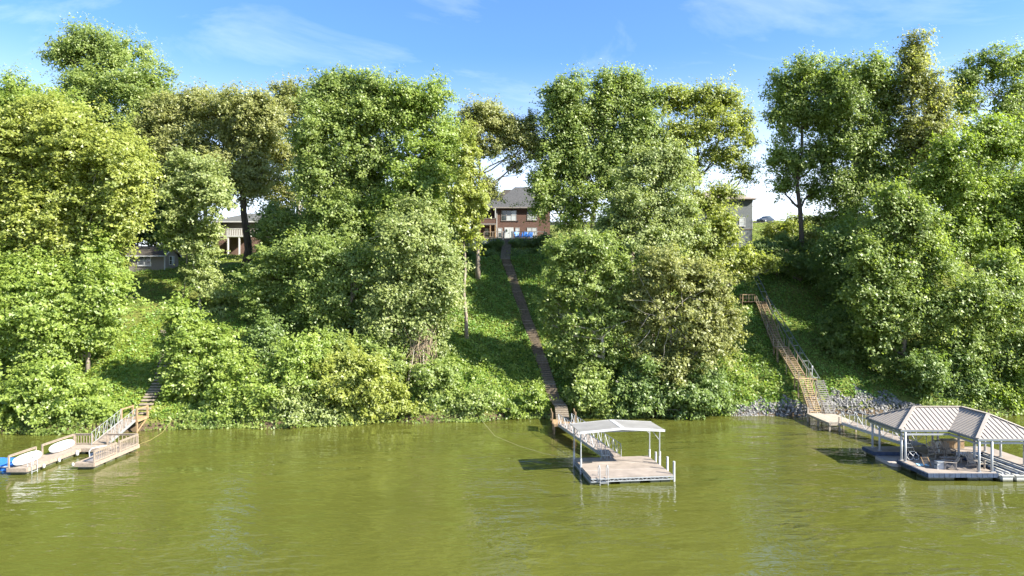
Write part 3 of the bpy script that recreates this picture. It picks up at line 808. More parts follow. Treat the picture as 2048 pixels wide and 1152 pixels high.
s_('dark hedge strip along the slope top on the stairs side under the tall tree', 1060, 102, 'deep',
   [(1040, 510, 20, 8), (1075, 508, 22, 9), (1105, 510, 20, 10)], dens=1.5, leaf=0.22, clump=0.4)

# dry vines hanging under the vine tree
root = thing('dry_vine', 'tangle of dry brown vines and bare stems hanging to the bank foot', 'vine', (-11.2, 77.5, tz(-11.2, 77.5)))
mb = MB()
for i in range(70):
    a = P(850 + rng.normal() * 14, 655 + rng.uniform(-10, 30), 77.4 + rng.normal() * 0.4)
    b = P(838 + rng.normal() * 22, 770 + rng.uniform(-40, 20), 76.6 + rng.normal() * 0.4)
    b.z = max(b.z, tz(b.x, b.y) - 0.1)
    p = bent(a, b, 6, 0.05)
    mb.tube([tuple(q) for q in p], 0.022, 4, cap=False)
mb.build('stem', mat('dry_vine', (0.30, 0.23, 0.16), 0.9, 0.35, 3), root)
mb = MB()
for (x0, y0, x1, y1) in ((818, 790, 828, 700), (828, 790, 850, 745), (850, 745, 868, 728), (850, 745, 846, 700)):
    p = bent(P(x0, y0, 75.6), P(x1, y1, 75.9), 5, 0.04)
    mb.tube([tuple(q) for q in p], [0.07, 0.06, 0.05, 0.045, 0.03], 5)
mb.build('bare_branch', M_BARK_PALE, root)

# dead branches in front of the pale tree and the timber-dock slope
def dead_branch(label, segs, d, r=0.05):
    o = MB()
    p0 = P(segs[0][0], segs[0][1], d)
    rt = thing('dead_branch', label, 'branch', tuple(p0))
    for (x0, y0, x1, y1) in segs:
        p = bent(P(x0, y0, d + rng.normal() * .1), P(x1, y1, d + rng.normal() * .4), 6, 0.05)
        o.tube([tuple(q) for q in p], list(np.linspace(r, r * .4, 6)), 5)
    o.build('limb', mat('dead_wood', (0.27, 0.245, 0.21), 0.9, 0.2, 3), rt)
dead_branch('bleached dead branch poking from the feathery tree over the slope', [(1262, 640, 1186, 664), (1230, 651, 1205, 675), (1262, 640, 1300, 655)], 75.2, 0.06)
dead_branch('bleached bare branches fanned in front of the pale tree', [(1330, 640, 1262, 610), (1300, 628, 1280, 660), (1330, 640, 1310, 690), (1330, 640, 1400, 585), (1365, 612, 1362, 570), (1330, 640, 1290, 575), (1310, 606, 1262, 600), (1400, 585, 1430, 560), (1385, 598, 1420, 600), (1340, 660, 1325, 720), (1345, 650, 1385, 690), (1300, 660, 1275, 690), (1290, 575, 1275, 545), (1362, 570, 1372, 535), (1420, 640, 1380, 655), (1420, 640, 1450, 610)], 73.9, 0.032)
dead_branch('bleached fallen branch arching from the dark shrub into the water', [(1232, 762, 1262, 795), (1262, 795, 1300, 812), (1300, 812, 1360, 820)], 73.6, 0.09)
dead_branch('fan of bleached dead twigs above the timber dock slope', [(180, 775, 100, 768), (150, 772, 118, 758), (160, 773, 130, 785), (175, 774, 150, 792), (150, 771, 140, 752)], 71.5, 0.04)
# ------------------------------------------------------------------ ground cover leaves and grass on the bank (uncountable: one object each)
def cover(name, label, boxes, mt, leaf, up=0.6, h=0.3, vmean=0.45):
    Ps = []
    for (x0, x1, y0, y1, n, blob) in boxes:
        x = rng.uniform(x0, x1, n); y = rng.uniform(y0, y1, n)
        s = np.sin(x * 1.9 + np.sin(y * 1.3)) * np.sin(y * 1.7 + np.sin(x * 0.8)) * 0.5 + 0.5
        keep = rng.uniform(size=n) < (1 - blob + blob * s)
        x, y, s = x[keep], y[keep], s[keep]
        sh = terrain(x, y)
        i_ = np.clip((y - 68.2) / .48, 0, 30)
        ok = (sh > 0.05) & (np.abs(x - stair_x(y)) > 0.75) & (np.abs(x + 37.0 + 0.02 * i_ + 0.0048 * i_ * i_) > 0.7)
        z = sh + rng.uniform(0.02, 1, len(x)) ** 1.5 * h * (0.35 + s)
        Ps.append(np.stack([x, y, z], 1)[ok])
    pos = np.concatenate(Ps)
    n = len(pos)
    nor = nrm(np.array([0.25, -0.35, 0.75]) * up * 1.5 + rng.normal(size=(n, 3)) * 0.4)
    size = leaf * rng.uniform(0.6, 1.4, n)
    patch = np.sin(pos[:, 0] * 0.7) * np.sin(pos[:, 1] * 0.5 + pos[:, 0] * 0.3)
    v = np.clip(vmean + 0.12 * patch + rng.normal(0, 0.18, n), 0, 1)
    co, f = leaf_quads(pos, nor, size, 0.6, tri=True)
    LEAVES[0] += n
    o = link(name, quads_mesh(name, co, f, mt, v))
    tag(o, label, kind='stuff')
    return o

def stair_x(y):
    """centre line of the brown stairs up the bank"""
    s = (np.asarray(y, float) - 73) / 27
    return 5.24 - 6.19 * s

cover('ground_ivy', 'low leafy ground cover over the steep bank',
      [(-10, 14, 73, 101, 52000, .55), (-45, -10, 68, 100, 42000, .55), (14, 32, 75, 100, 24000, .5), (31, 46, 77, 103, 26000, .5), (-62, -45, 64, 98, 9000, .5), (46, 75, 76, 110, 9000, .5)],
      leaf_mat('leaf_ground_cover', (0.085, 0.18, 0.028), (0.25, 0.38, 0.075), 0.45), 0.26, h=0.38)
cover('grass', 'sunlit grass on the open parts of the bank',
      [(-46, -34, 68, 84, 26000, .25), (-55, -35, 92, 116, 12000, .2), (-9, 6, 78, 101, 14000, .3), (36, 72, 104, 168, 16000, .2), (-30, 36, 101, 112, 8000, .2)],
      leaf_mat('leaf_grass', (0.11, 0.18, 0.02), (0.30, 0.35, 0.055), 0.4), 0.24, up=0.4, h=0.22)

cover('leafy_weeds', 'knee-high leafy weeds in patches on the lower open slope',
      [(-9, 5, 73.6, 82, 15000, .95), (6, 13, 74.5, 82, 5000, .9), (24, 31, 76, 84, 5000, .9)], LM['bright'], 0.27, h=1.0, vmean=0.4)

def shore_cover():
    n = 26000
    x = np.where(rng.uniform(size=n) < 0.85, rng.uniform(-64, 24, n), rng.uniform(45, 64, n))
    sh = np.interp(x, _TX, _SH) + 0.5 * np.sin(x * 0.35) + 0.3 * np.sin(x * 0.9 + 1)
    t = rng.uniform(-0.75, 1.6, n); y = sh + t
    ok = (np.abs(x - 5.1) > 0.95) & (np.abs(x + 37.05) > 1.2) & (rng.uniform(size=n) < 0.25 + 0.9 * (0.5 + 0.5 * np.sin(x * 0.8 + 1.5 * np.sin(x * 0.33))))
    hgt = 0.35 + 0.75 * (0.5 + 0.5 * np.sin(x * 1.3 + 2 * np.sin(x * 0.4)))
    z = np.maximum(terrain(x, y), 0.02) + rng.uniform(0.03, 1, n) * hgt * np.clip(1.1 - np.abs(t - 0.3) / 1.3, 0.15, 1)
    pos = np.stack([x, y, z], 1)[ok]; n = len(pos)
    nor = nrm(np.array([0, -0.6, 0.5]) + rng.normal(size=(n, 3)) * 0.5)
    co, f = leaf_quads(pos, nor, 0.27 * rng.uniform(0.6, 1.4, n), 0.6)
    v = np.clip(0.4 + 0.2 * np.sin(pos[:, 0] * 0.9) + rng.normal(0, 0.18, n), 0, 1)
    LEAVES[0] += n
    tag(link('waterside_weeds', quads_mesh('waterside_weeds', co, f, LM['green'], v)), 'ragged weeds hanging over the waterline', kind='stuff')
shore_cover()

# riprap stones along the shore
def riprap():
    ico_v = [(0, 0, 1), (.894, 0, .447), (.276, .851, .447), (-.724, .526, .447), (-.724, -.526, .447), (.276, -.851, .447),
             (.724, .526, -.447), (-.276, .851, -.447), (-.894, 0, -.447), (-.276, -.851, -.447), (.724, -.526, -.447), (0, 0, -1)]
    ico_f = [(0, 1, 2), (0, 2, 3), (0, 3, 4), (0, 4, 5), (0, 5, 1), (1, 6, 2), (2, 7, 3), (3, 8, 4), (4, 9, 5), (5, 10, 1),
             (2, 6, 7), (3, 7, 8), (4, 8, 9), (5, 9, 10), (1, 10, 6), (6, 11, 7), (7, 11, 8), (8, 11, 9), (9, 11, 10), (10, 11, 6)]
    V = np.array(ico_v); n0 = len(V)
    vs, fs, at = [], [], []
    k = 0
    while k < 4600:
        x = rng.uniform(23.5, 45.5)
        sh = float(np.interp(x, _TX, _SH)) + 0.5 * math.sin(x * 0.35) + 0.3 * math.sin(x * 0.9 + 1)
        top = np.interp(x, [23.5, 27, 31, 35, 40, 44, 45.5], [0.4, 1.5, 2.0, 2.4, 3.2, 2.2, 0.6]) * (0.8 + 0.25 * math.sin(x * 2.1) + 0.1 * math.sin(x * 5))
        t = rng.uniform(-0.7, top)
        if rng.uniform() < 0.25 * max(0, math.sin(x * 1.3 + t * 1.9)): continue
        y = sh + t
        s = 0.06 + 0.14 * rng.uniform() ** 2.4
        R = rng.normal(size=(3, 3)); q, _ = np.linalg.qr(R)
        v = (V * rng.uniform(0.75, 1.2, (n0, 1)) * np.array([1.15, 0.9, 0.65])) @ q.T * s
        z = max(tz(x, y), -0.3) + s * 0.25
        vs.append(v + np.array([x, y, z])); fs.append(np.array(ico_f) + k * n0); at.append(np.full(20, rng.uniform()))
        k += 1
    vs = np.concatenate(vs); fs = np.concatenate(fs); at = np.concatenate(at)
    me = bpy.data.meshes.new('riprap')
    me.from_pydata(vs.tolist(), [], fs.tolist())
    a = me.attributes.new('v', 'FLOAT', 'FACE'); a.data.foreach_set('value', at.astype(np.float32))
    m = bpy.data.materials.new('riprap_stone'); m.use_nodes = True
    t = m.node_tree; b = t.nodes['Principled BSDF']; b.inputs['Roughness'].default_value = 0.85
    an = t.nodes.new('ShaderNodeAttribute'); an.attribute_name = 'v'
    r = t.nodes.new('ShaderNodeValToRGB')
    r.color_ramp.elements[0].color = (0.085, 0.082, 0.078, 1); r.color_ramp.elements[1].color = (0.24, 0.235, 0.225, 1)
    t.links.new(an.outputs['Fac'], r.inputs[0]); t.links.new(r.outputs[0], b.inputs['Base Color'])
    me.materials.append(m)
    tag(link('riprap', me), 'grey broken rock piled along the shore around the elevated timber stairs', kind='stuff')
riprap()
# ------------------------------------------------------------------ pieces shared by the docks
def lerp(a, b, t): return a + (b - a) * t

def truss_rail(root, p, q, h, n, mt, r=0.03, end_curve=False, name='handrail', ties=True):
    """side rail of a footbridge: top tube, bottom tube, uprights and alternating diagonals as parts"""
    p, q = Vector(p), Vector(q); up = Vector((0, 0, h))
    pts = [p + up, q + up]
    if end_curve:
        a = (p - q).normalized()
        pts = [p + up * 0.0 - a * 0.0, p + up * 0.75 - a * 0.02, p + up * 0.95 - a * 0.18, p + up - a * 0.45, q + up]
    MB().tube(pts, r, 6).build(name, mt, root)
    MB().tube([p, q], r, 6).build('bottom_rail', mt, root)
    for i in range(n + 1):
        a = p.lerp(q, i / n)
        if not (end_curve and i == 0):
            MB().tube([a, a + up * 0.985], r * 0.85, 5).build('upright', mt, root)
        if ties and i < n:
            b = p.lerp(q, (i + 1) / n)
            s, e = (a, b + up) if i % 2 else (a + up, b)
            MB().tube([s, e], r * 0.75, 5).build('diagonal_brace', mt, root)

def footbridge(label, a, b, width, mt, deck_mt, n, h=1.0, end_curve=False, planks=False, r=0.03):
    """walkway from low end a to high end b"""
    a, b = Vector(a), Vector(b)
    root = thing('footbridge', label, 'footbridge', tuple(a))
    ax = (b - a).normalized()
    sd = Vector((ax.y, -ax.x, 0)).normalized() * (width / 2)
    if planks:
        L = (b - a).length; m = int(L / 0.34)
        for i in range(m):
            c = a.lerp(b, (i + 0.5) / m)
            MB().bar(c - sd * 0.96, c + sd * 0.96, 0.30, 0.045, up=ax.cross(sd).normalized()).build('plank', deck_mt, root)
    else:
        MB().bar(a, b, width * 0.97, 0.06).build('deck', deck_mt, root)
    for s in (-1, 1):
        MB().bar(a + sd * s - Vector((0, 0, .1)), b + sd * s - Vector((0, 0, .1)), 0.06, 0.2).build('side_beam', mt, root)
        truss_rail(root, a + sd * s + Vector((0, 0, .03)), b + sd * s + Vector((0, 0, .03)), h, n, mt, r, end_curve)
    return root

# ------------------------------------------------------------------ covered dock with the white roof (rotated about 8 degrees)
ca, sa = math.cos(math.radians(7.5)), math.sin(math.radians(7.5))
DX, DY = 8.25, 51.55
def cd_(u, v, z): return Vector((DX + u * ca - v * sa, DY + u * sa + v * ca, z))      # u across, v towards the shore
HW, HD = 3.02, 2.78
dock = thing('covered_dock', 'square floating dock with pale deck and low white metal roof on posts', 'dock', (DX, DY, 0))
def poly(*uv): return [tuple(cd_(u, v, 0)[:2]) for u, v in uv]
MB().slab(poly((-HW, -HD), (HW, -HD), (HW, HD), (-HW, HD)), 0.47, 0.555).build('deck', M_CONC, dock)
for v in (-0.95, 0.85):                                                                 # joints between the deck sections
    MB().bar(cd_(-HW + .03, v, .556), cd_(HW - .03, v, .556), 0.03, 0.008).build('deck_joint', M_CONC_GREY, dock)
for (u0, v0, u1, v1) in ((-HW, -HD, HW, -HD), (HW, -HD, HW, HD), (HW, HD, -HW, HD), (-HW, HD, -HW, -HD)):
    for z, hh in ((0.44, 0.07), (0.24, 0.06)):                                          # open truss frame round the deck edge
        MB().bar(cd_(u0, v0, z), cd_(u1, v1, z), 0.08, hh).build('frame_rail', M_ALU, dock)
    n = 20
    for i in range(n):
        z0, z1 = (0.25, 0.43) if i % 2 else (0.43, 0.25)
        MB().bar(cd_(lerp(u0, u1, i / n), lerp(v0, v1, i / n), z0), cd_(lerp(u0, u1, (i + 1) / n), lerp(v0, v1, (i + 1) / n), z1), 0.05, 0.035).build('frame_brace', M_ALU, dock)
for u in (-2.35, -0.15, 2.1):
    for k in (-0.38, 0.38):
        for v0, v1 in ((-2.7, -0.6), (0.5, 2.6)):
            MB().slab(poly((u + k - .36, v0), (u + k + .36, v0), (u + k + .36, v1), (u + k - .36, v1)), -0.25, 0.21).build('float', M_FLOAT, dock)
RV0, RV1 = 0.05, 2.6                                                                   # roofed half
EZ, RZ = 3.16, 3.42
for u in (-HW - .05, HW + .05):
    for v in (RV0 + .15, RV1 - .1):
        MB().tube([cd_(u, v, -0.1), cd_(u, v, EZ - .02)], 0.05, 8).build('post', M_ALU, dock)
        MB().tube([cd_(u, v, -0.15), cd_(u, v, 1.15)], 0.08, 8).build('post_sleeve', M_WHITE, dock)
        MB().tube([cd_(u - math.copysign(.03, u), v, EZ - .75), cd_(u - math.copysign(.6, u), v, EZ - .02)], 0.03, 5).build('knee_brace', M_ALU, dock)
for v in (RV0 + .15, RV1 - .1):
    MB().bar(cd_(-HW - .05, v, EZ), cd_(HW + .05, v, EZ), 0.07, 0.12).build('cross_beam', M_ALU, dock)
    for u in (-1.5, 0, 1.5):
        MB().bar(cd_(u, v, EZ), cd_(u, v, EZ + (RZ - EZ) * (1 - abs(u) / HW)), 0.05, 0.05).build('king_strut', M_ALU, dock)
for v in (RV0 + .15, RV1 - .1):
    pass
for u in (-HW - .05, HW + .05):
    MB().bar(cd_(u, RV0 - .1, EZ + .02), cd_(u, RV1 + .1, EZ + .02), 0.07, 0.1).build('eave_beam', M_ALU, dock)
OV, OF = 0.28, 0.42
npan = 7
for s in (-1, 1):
    for i in range(npan):                                                               # roof sheets, each slightly lapped
        u0, u1 = lerp(0, HW + OV, i / npan), lerp(0, HW + OV, (i + 1) / npan) - 0.004
        z0, z1 = lerp(RZ + .1, EZ + .12, i / npan), lerp(RZ + .1, EZ + .12, (i + 1) / npan)
        pts = [cd_(s * u0, RV0 - OF, z0), cd_(s * u1, RV0 - OF, z1), cd_(s * u1, RV1 + .2, z1), cd_(s * u0, RV1 + .2, z0)]
        if s < 0: pts = pts[::-1]
        MB().sheet(pts, 0.035).build('roof_sheet', M_ROOF_WHITE, dock)
    for v in (RV0 - OF, RV1 + .2):                                                      # fascia on the gable ends
        MB().bar(cd_(0, v, RZ + .03), cd_(s * (HW + OV), v, EZ + .05), 0.05, 0.17).build('fascia', M_WHITE, dock)
MB().bar(cd_(0, RV0 - OF - .02, RZ + .104), cd_(0, RV1 + .22, RZ + .104), 0.34, 0.012).build('ridge_cap', M_WHITE, dock)
for v in (-2.55, -1.2, .45, 1.35):                                                      # white mooring bumpers standing along the sunny edge
    MB().tube([cd_(HW + .16, v, -0.2), cd_(HW + .16, v, 1.45 if v < 1 else 1.2)], [0.085, 0.085], 8).build('bumper_post', M_WHITE, dock)
# swim ladder on the front edge
lad = thing('swim_ladder', 'aluminium swim ladder on the front edge of the white-roofed dock', 'ladder', tuple(cd_(-2.1, -HD - .1, 0)))
for u in (-2.42, -1.83):
    MB().tube([cd_(u, -HD + .35, .58), cd_(u, -HD + .33, 1.25), cd_(u, -HD + .05, 1.38), cd_(u, -HD - .13, 1.2), cd_(u, -HD - .15, -0.5)], 0.03, 6).build('side_rail', M_ALU, lad)
for z in (-.1, .18, .45):
    MB().bar(cd_(-2.42, -HD - .15, z), cd_(-1.83, -HD - .15, z), 0.07, 0.035).build('rung', M_ALU, lad)
MB().bar(cd_(-2.75, 1.15, .585), cd_(-1.95, 1.25, .585), .16, .05).build('mooring_line', M_BLACK, dock)
# folding step frame lying where the footbridge meets the deck
sf = thing('step_frame', 'small grey folding step leaning at the foot of the silver footbridge', 'step', tuple(cd_(-0.75, 2.2, .56)))
for du in (0, .5):
    MB().tube([cd_(-1.05 + du, 2.0, .57), cd_(-0.85 + du, 2.5, 1.15)], 0.03, 5).build('leg', M_ALU, sf)
    MB().tube([cd_(-0.65 + du, 2.2, .57), cd_(-0.87 + du, 2.5, 1.13)], 0.03, 5).build('leg', M_ALU, sf)
MB().bar(cd_(-1.0, 2.2, .85), cd_(-.35, 2.2, .85), .22, .035).build('tread', M_ALU, sf)

lo = cd_(0.15, 2.62, 0.62); hi_ = Vector((5.05, 65.2, 1.02))
footbridge('long silver footbridge from the brown landing to the white-roofed dock', lo, hi_, 1.32, M_ALU, M_CONC, 14, 0.95, end_curve=True)

# brown landing at the foot of the stairs
def landing(label, x0, x1, y0, y1, z, mt, posts, name='landing', pz=-1.2, plank_w=0.28):
    root = thing(name, label, 'landing', ((x0 + x1) / 2, (y0 + y1) / 2, 0))
    n = max(3, int((x1 - x0) / plank_w))
    for i in range(n):
        a, b = lerp(x0, x1, i / n), lerp(x0, x1, (i + 1) / n) - 0.015
        MB().box(a, b, y0, y1, z - .05, z + rng.uniform(-.006, .006)).build('plank', mt, root)
    for y in (y0 + .05, y1 - .05):
        MB().box(x0, x1, y - .04, y + .04, z - .26, z - .052).build('joist', mt, root)
    for x in (x0 - .045, x1 + .03):
        MB().box(x, x + .04, y0, y1, z - .24, z - .01).build('rim_board', mt, root)
    for (px, py, top) in posts:
        MB().box(px - .07, px + .07, py - .07, py + .07, pz, top).build('post', mt, root)
    return root
bl = landing('reddish plank landing between the brown stairs and the silver footbridge', 4.0, 6.1, 65.2, 67.6, 0.98, M_WOOD_TAN,
             [(4.05, 65.3, .95), (6.0, 65.3, .95), (4.05, 67.5, .95), (6.0, 67.5, .95)])
for x, y0, y1 in ((3.92, 65.9, 68.4), (6.2, 66.2, 68.2)):
    MB().box(x - .05, x + .05, y0, y0 + .1, .75, 1.95).build('rail_post', M_WOOD_TAN, bl)
    MB().box(x - .05, x + .05, y1 - .1, y1, .75, 1.95).build('rail_post', M_WOOD_TAN, bl)
    MB().box(x - .028, x + .028, y0 + .1, y1 - .1, 1.05, 1.85).build('side_panel', M_WOOD_TAN, bl)

# ------------------------------------------------------------------ brown stairs up the bank
st = thing('plank_stairs', 'long straight brown plank stairs climbing the bank to the brick house', 'stairs', (5.2, 70, 0.9))
n = 19
for i in range(n):                                                                      # plank walk from the landing to the first step
    y = lerp(67.75, 73.0, i / (n - 1)); z = lerp(0.98, 1.38, i / (n - 1)); x = lerp(5.05, 5.24, i / (n - 1))
    MB().bar((x - .66, y, z), (x + .66, y, z), 0.262, 0.06).build('plank', M_WOOD_GREY if i % 3 == 1 else M_WOOD_DARK, st)
for s in (-.6, .6):
    MB().bar((5.05 + s, 67.7, .85), (5.24 + s, 73, 1.25), .07, .18).build('stringer', M_WOOD_DARK, st)
tread_me = [mesh_box('tread', 1.32, 0.36, 0.06, m) for m in (M_WOOD_DARK, M_WOOD_GREY)]
riser_me = mesh_box('riser', 1.28, 0.04, 0.13, M_WOOD_DARK)
NS = 92
so_ = origin_of(st)
for i in range(NS):
    y = 73.1 + 26.9 * i / (NS - 1)
    x = float(stair_x(y))
    z = max(tz(x, y) + 0.12, 1.42 + 0.05 * i)
    link('tread', tread_me[1 if rng.uniform() < .3 else 0], st, (x - so_.x + rng.normal() * .02, y - so_.y, z - so_.z), (rng.normal() * .03, rng.normal() * .02, .05 + rng.normal() * .03))
    link('riser', riser_me, st, (x - so_.x, y - .15 - so_.y, z - .1 - so_.z))

# ------------------------------------------------------------------ timber dock with the paddle boards (U shape)
td = thing('timber_dock', 'U-shaped sunlit timber dock with picket railings', 'dock', (-35, 55, 0))
TZ = 0.52
def planks(root, x0, x1, y0, y1, z, along_y, mt, w_=0.2):
    if along_y:                                                                        # boards run across x, laid one after another in y
        n = int((y1 - y0) / w_)
        for i in range(n):
            MB().box(x0, x1, lerp(y0, y1, i / n), lerp(y0, y1, (i + 1) / n) - .014, z - .045, z + rng.uniform(-.007, .007)).build('plank', mt, root)
    else:
        n = int((x1 - x0) / w_)
        for i in range(n):
            MB().box(lerp(x0, x1, i / n), lerp(x0, x1, (i + 1) / n) - .014, y0, y1, z - .045, z + rng.uniform(-.007, .007)).build('plank', mt, root)
M_WOOD_DECK = mat('sun_bleached_deck', (0.25, 0.205, 0.165), 0.8, 0.22, 5, bump=0.2)
FX = [(-37.75, -36.25, 51.0, 57.35), (-33.65, -32.15, 52.5, 57.35)]
for x0, x1, y0, y1 in FX:
    planks(td, x0, x1, y0, y1, TZ, True, M_WOOD_DECK, 0.29)
planks(td, -37.75, -32.15, 57.36, 58.85, TZ, False, M_WOOD_DECK, 0.29)
skirts = [((-37.78, 51, 0), (-37.78, 58.85, 0)), ((-36.22, 51, 0), (-36.22, 57.33, 0)), ((-37.75, 50.97, 0), (-36.25, 50.97, 0)),
          ((-33.68, 52.5, 0), (-33.68, 57.33, 0)), ((-32.12, 52.5, 0), (-32.12, 58.85, 0)), ((-33.65, 52.47, 0), (-32.15, 52.47, 0)),
          ((-36.2, 57.33, 0), (-33.7, 57.33, 0)), ((-37.75, 58.88, 0), (-32.15, 58.88, 0))]
for a, b in skirts:
    a, b = Vector(a), Vector(b); a.z = b.z = TZ - .13
    MB().bar(a, b, .045, .28).build('skirt_board', M_WOOD, td)
for x0, x1, y0, y1 in FX + [(-37, -33, 57.45, 58.7)]:
    nn = 3
    for i in range(nn):
        if y1 - y0 > 3:
            a, b = lerp(y0 + .2, y1, i / nn), lerp(y0 + .2, y1, (i + .8) / nn)
            MB().box(x0 + .12, x1 - .12, a, b, -.2, TZ - .28).build('float', M_FLOAT, td)
        else:
            a, b = lerp(x0, x1, i / nn), lerp(x0, x1, (i + .8) / nn)
            MB().box(a, b, y0, y1, -.2, TZ - .28).build('float', M_FLOAT, td)

def picket_rail(root, p, q, h, step, mt, pickets=True):
    p, q = Vector(p), Vector(q); L = (q - p).length
    rail = MB().bar(p + Vector((0, 0, h)), q + Vector((0, 0, h)), .13, .045).build('top_rail', mt, root)
    MB().bar(p + Vector((0, 0, h - .09)), q + Vector((0, 0, h - .09)), .045, .09).build('under_rail', mt, root)
    for e in (p, q):
        MB().bar(e, e + Vector((0, 0, h - .02)), .1, .1).build('rail_post', mt, root)
    if pickets:
        n = max(2, int(L / step))
        MB().bar(p + Vector((0, 0, .1)), q + Vector((0, 0, .1)), .04, .09).build('bottom_rail', mt, root)
        for i in range(1, n):
            a = p.lerp(q, i / n)
            MB().bar(a + Vector((0, 0, .1)), a + Vector((0, 0, h - .1)), .045, .045).build('baluster', mt, root)
picket_rail(td, (-37.68, 51.1, TZ), (-37.68, 54.0, TZ), .92, .3, M_WOOD, False)
picket_rail(td, (-37.68, 54.75, TZ), (-37.68, 58.7, TZ), .92, .3, M_WOOD, False)
picket_rail(td, (-37.6, 58.78, TZ), (-36.15, 58.78, TZ), .92, .22, M_WOOD)
picket_rail(td, (-34.85, 58.78, TZ), (-32.25, 58.78, TZ), .92, .3, M_WOOD)
picket_rail(td, (-32.2, 52.6, TZ), (-32.2, 55.5, TZ), .92, .22, M_WOOD)
picket_rail(td, (-32.2, 56.0, TZ), (-32.2, 58.7, TZ), .92, .22, M_WOOD)
MB().box(-33.35, -32.45, 53.1, 54.6, TZ + .008, TZ + .03).build('hatch_mat', mat('grey_mat', (.22, .20, .20), .9, .2, 4), td)
for (x, y, z, s) in ((-36.08, 52.6, .28, .11), (-36.08, 54.4, .28, .11), (-36.06, 56.6, .3, .14), (-33.72, 52.42, .45, .09)):
    bo = MB().tube([(x, y, z - s * 1.5), (x, y, z - s * 1.1), (x, y, z), (x, y, z + s * 1.1), (x, y, z + s * 1.5)], [s * .35, s * .85, s, s * .85, s * .3], 10)
    bo.build('fender', M_WHITE, td, smooth=True)
def board_obj(label, yc, tilt_x):
    """paddle board leaning on its edge against the rail"""
    L, W, th = 3.15, 0.78, 0.10
    rt = thing('paddle_board', label, 'paddle board', (tilt_x, yc, TZ))
    n = 28; ring = []
    m = MB()
    for k in range(n):
        a = 2 * math.pi * k / n
        c, s = math.cos(a), math.sin(a)
        ring.append((abs(c) ** .82 * math.copysign(1, c) * L / 2, abs(s) ** .78 * math.copysign(1, s) * W / 2))
    tl = math.radians(20)
    def pt(u, v, w_):                                                                  # u along y, v up the leaning board, w thickness
        vv = v + W / 2
        return (tilt_x - math.sin(tl) * vv + math.cos(tl) * w_, yc + u, TZ + .02 + math.cos(tl) * vv + math.sin(tl) * w_)
    vs = [pt(u * .96, v * .95, 0) for u, v in ring] + [pt(u, v, th / 2) for u, v in ring] + [pt(u * .96, v * .95, th) for u, v in ring]
    fs = [tuple(range(n))[::-1], tuple(range(2 * n, 3 * n))]
    for j in (0, 1):
        fs += [(j * n + k, j * n + (k + 1) % n, (j + 1) * n + (k + 1) % n, (j + 1) * n + k) for k in range(n)]
    m.add(vs, fs); m.build('board', M_WHITE, rt)
    MB().bar(pt(.35, -W / 2 + .03, th + .006), pt(.45, W / 2 - .05, th + .006), .05, .015).build('strap', M_BLACK, rt)
    MB().bar(pt(-1.15, -.02, th + .004), pt(-.98, .08, th + .004), .09, .008).build('decal', mat('faded_pink', (.55, .35, .36), .6, .1, 3), rt)
    return rt
board_obj('white paddle board leaning at the rail next to the blue float', 52.55, -37.2)
board_obj('white paddle board leaning at the rail next to the timber dock corner', 56.55, -37.2)
lad = thing('swim_ladder', 'small metal swim ladder on the paddle board end of the timber dock', 'ladder', (-36.15, 51.6, 0))
for y in (51.35, 51.95):
    MB().tube([(-36.45, y, TZ + .02), (-36.43, y, TZ + .62), (-36.25, y, TZ + .72), (-36.14, y, TZ + .55), (-36.12, y, -.4)], .028, 6).build('side_rail', M_ALU, lad)
for z in (-.1, .15):
    MB().bar((-36.12, 51.35, z), (-36.12, 51.95, z), .06, .03).build('rung', M_ALU, lad)
hr = thing('hand_loop', 'curved white grab rail at the inner corner of the timber dock', 'grab rail', (-33.9, 56.6, .5))
MB().tube([(-34.15, 55.2, .25), (-34.2, 55.2, .75), (-34.1, 55.35, .98), (-33.9, 55.7, 1.0), (-33.62, 56.5, .95), (-33.6, 57.2, .55)], .04, 7).build('tube', M_WHITE, hr)
MB().box(-34.6, -33.75, 55.9, 57.0, .05, .42).build('base_float', M_NAVY, hr)
fl = thing('swim_float', 'blue plastic swim float moored at the end of the timber dock', 'float', (-39.4, 53.2, 0))
for i in range(3):
    for j in range(2):
        x0 = -41.7 + i * 1.28; y0 = 52.2 + j * 1.2
        MB().slab([(x0 + .08, y0), (x0 + 1.17, y0), (x0 + 1.25, y0 + .08), (x0 + 1.25, y0 + 1.09), (x0 + 1.17, y0 + 1.17), (x0 + .08, y0 + 1.17), (x0, y0 + 1.09), (x0, y0 + .08)], -.15, .44 + .01 * ((i + j) % 2)).build('float_cell', M_BLUE, fl)
MB().box(-41.7, -37.95, 52.12, 52.2, .30, .36).build('edge_strip', M_WHITE, fl)
footbridge('white trussed footbridge from the shore posts down to the timber dock', (-35.5, 58.75, .58), (-37.05, 65.9, 1.28), 1.25, M_ALU, M_WOOD, 8, 1.0, planks=True, r=.022)
ll = landing('small timber landing on tall posts above the white trussed footbridge', -37.85, -36.25, 65.95, 68.0, 1.28, M_WOOD_TAN,
             [(-37.8, 66.05, 2.35), (-36.3, 66.05, 2.35), (-37.75, 67.95, 2.35), (-36.3, 67.95, 2.35)])
MB().bar((-36.3, 66.1, .1), (-36.3, 67.9, 1.1), .08, .1).build('brace', M_WOOD_TAN, ll)
MB().bar((-37.8, 66.15, 2.25), (-37.75, 67.9, 2.25), .05, .14).build('side_rail', M_WOOD_TAN, ll)
MB().bar((-36.3, 66.15, 2.25), (-36.3, 67.9, 2.25), .05, .14).build('side_rail', M_WOOD_TAN, ll)
sw = thing('weathered_steps', 'weathered grey log steps climbing the grass from the timber landing', 'steps', (-37, 68, 1.2))
tm = mesh_box('tread', 1.25, .42, .14, M_WOOD_GREY); s0 = origin_of(sw)
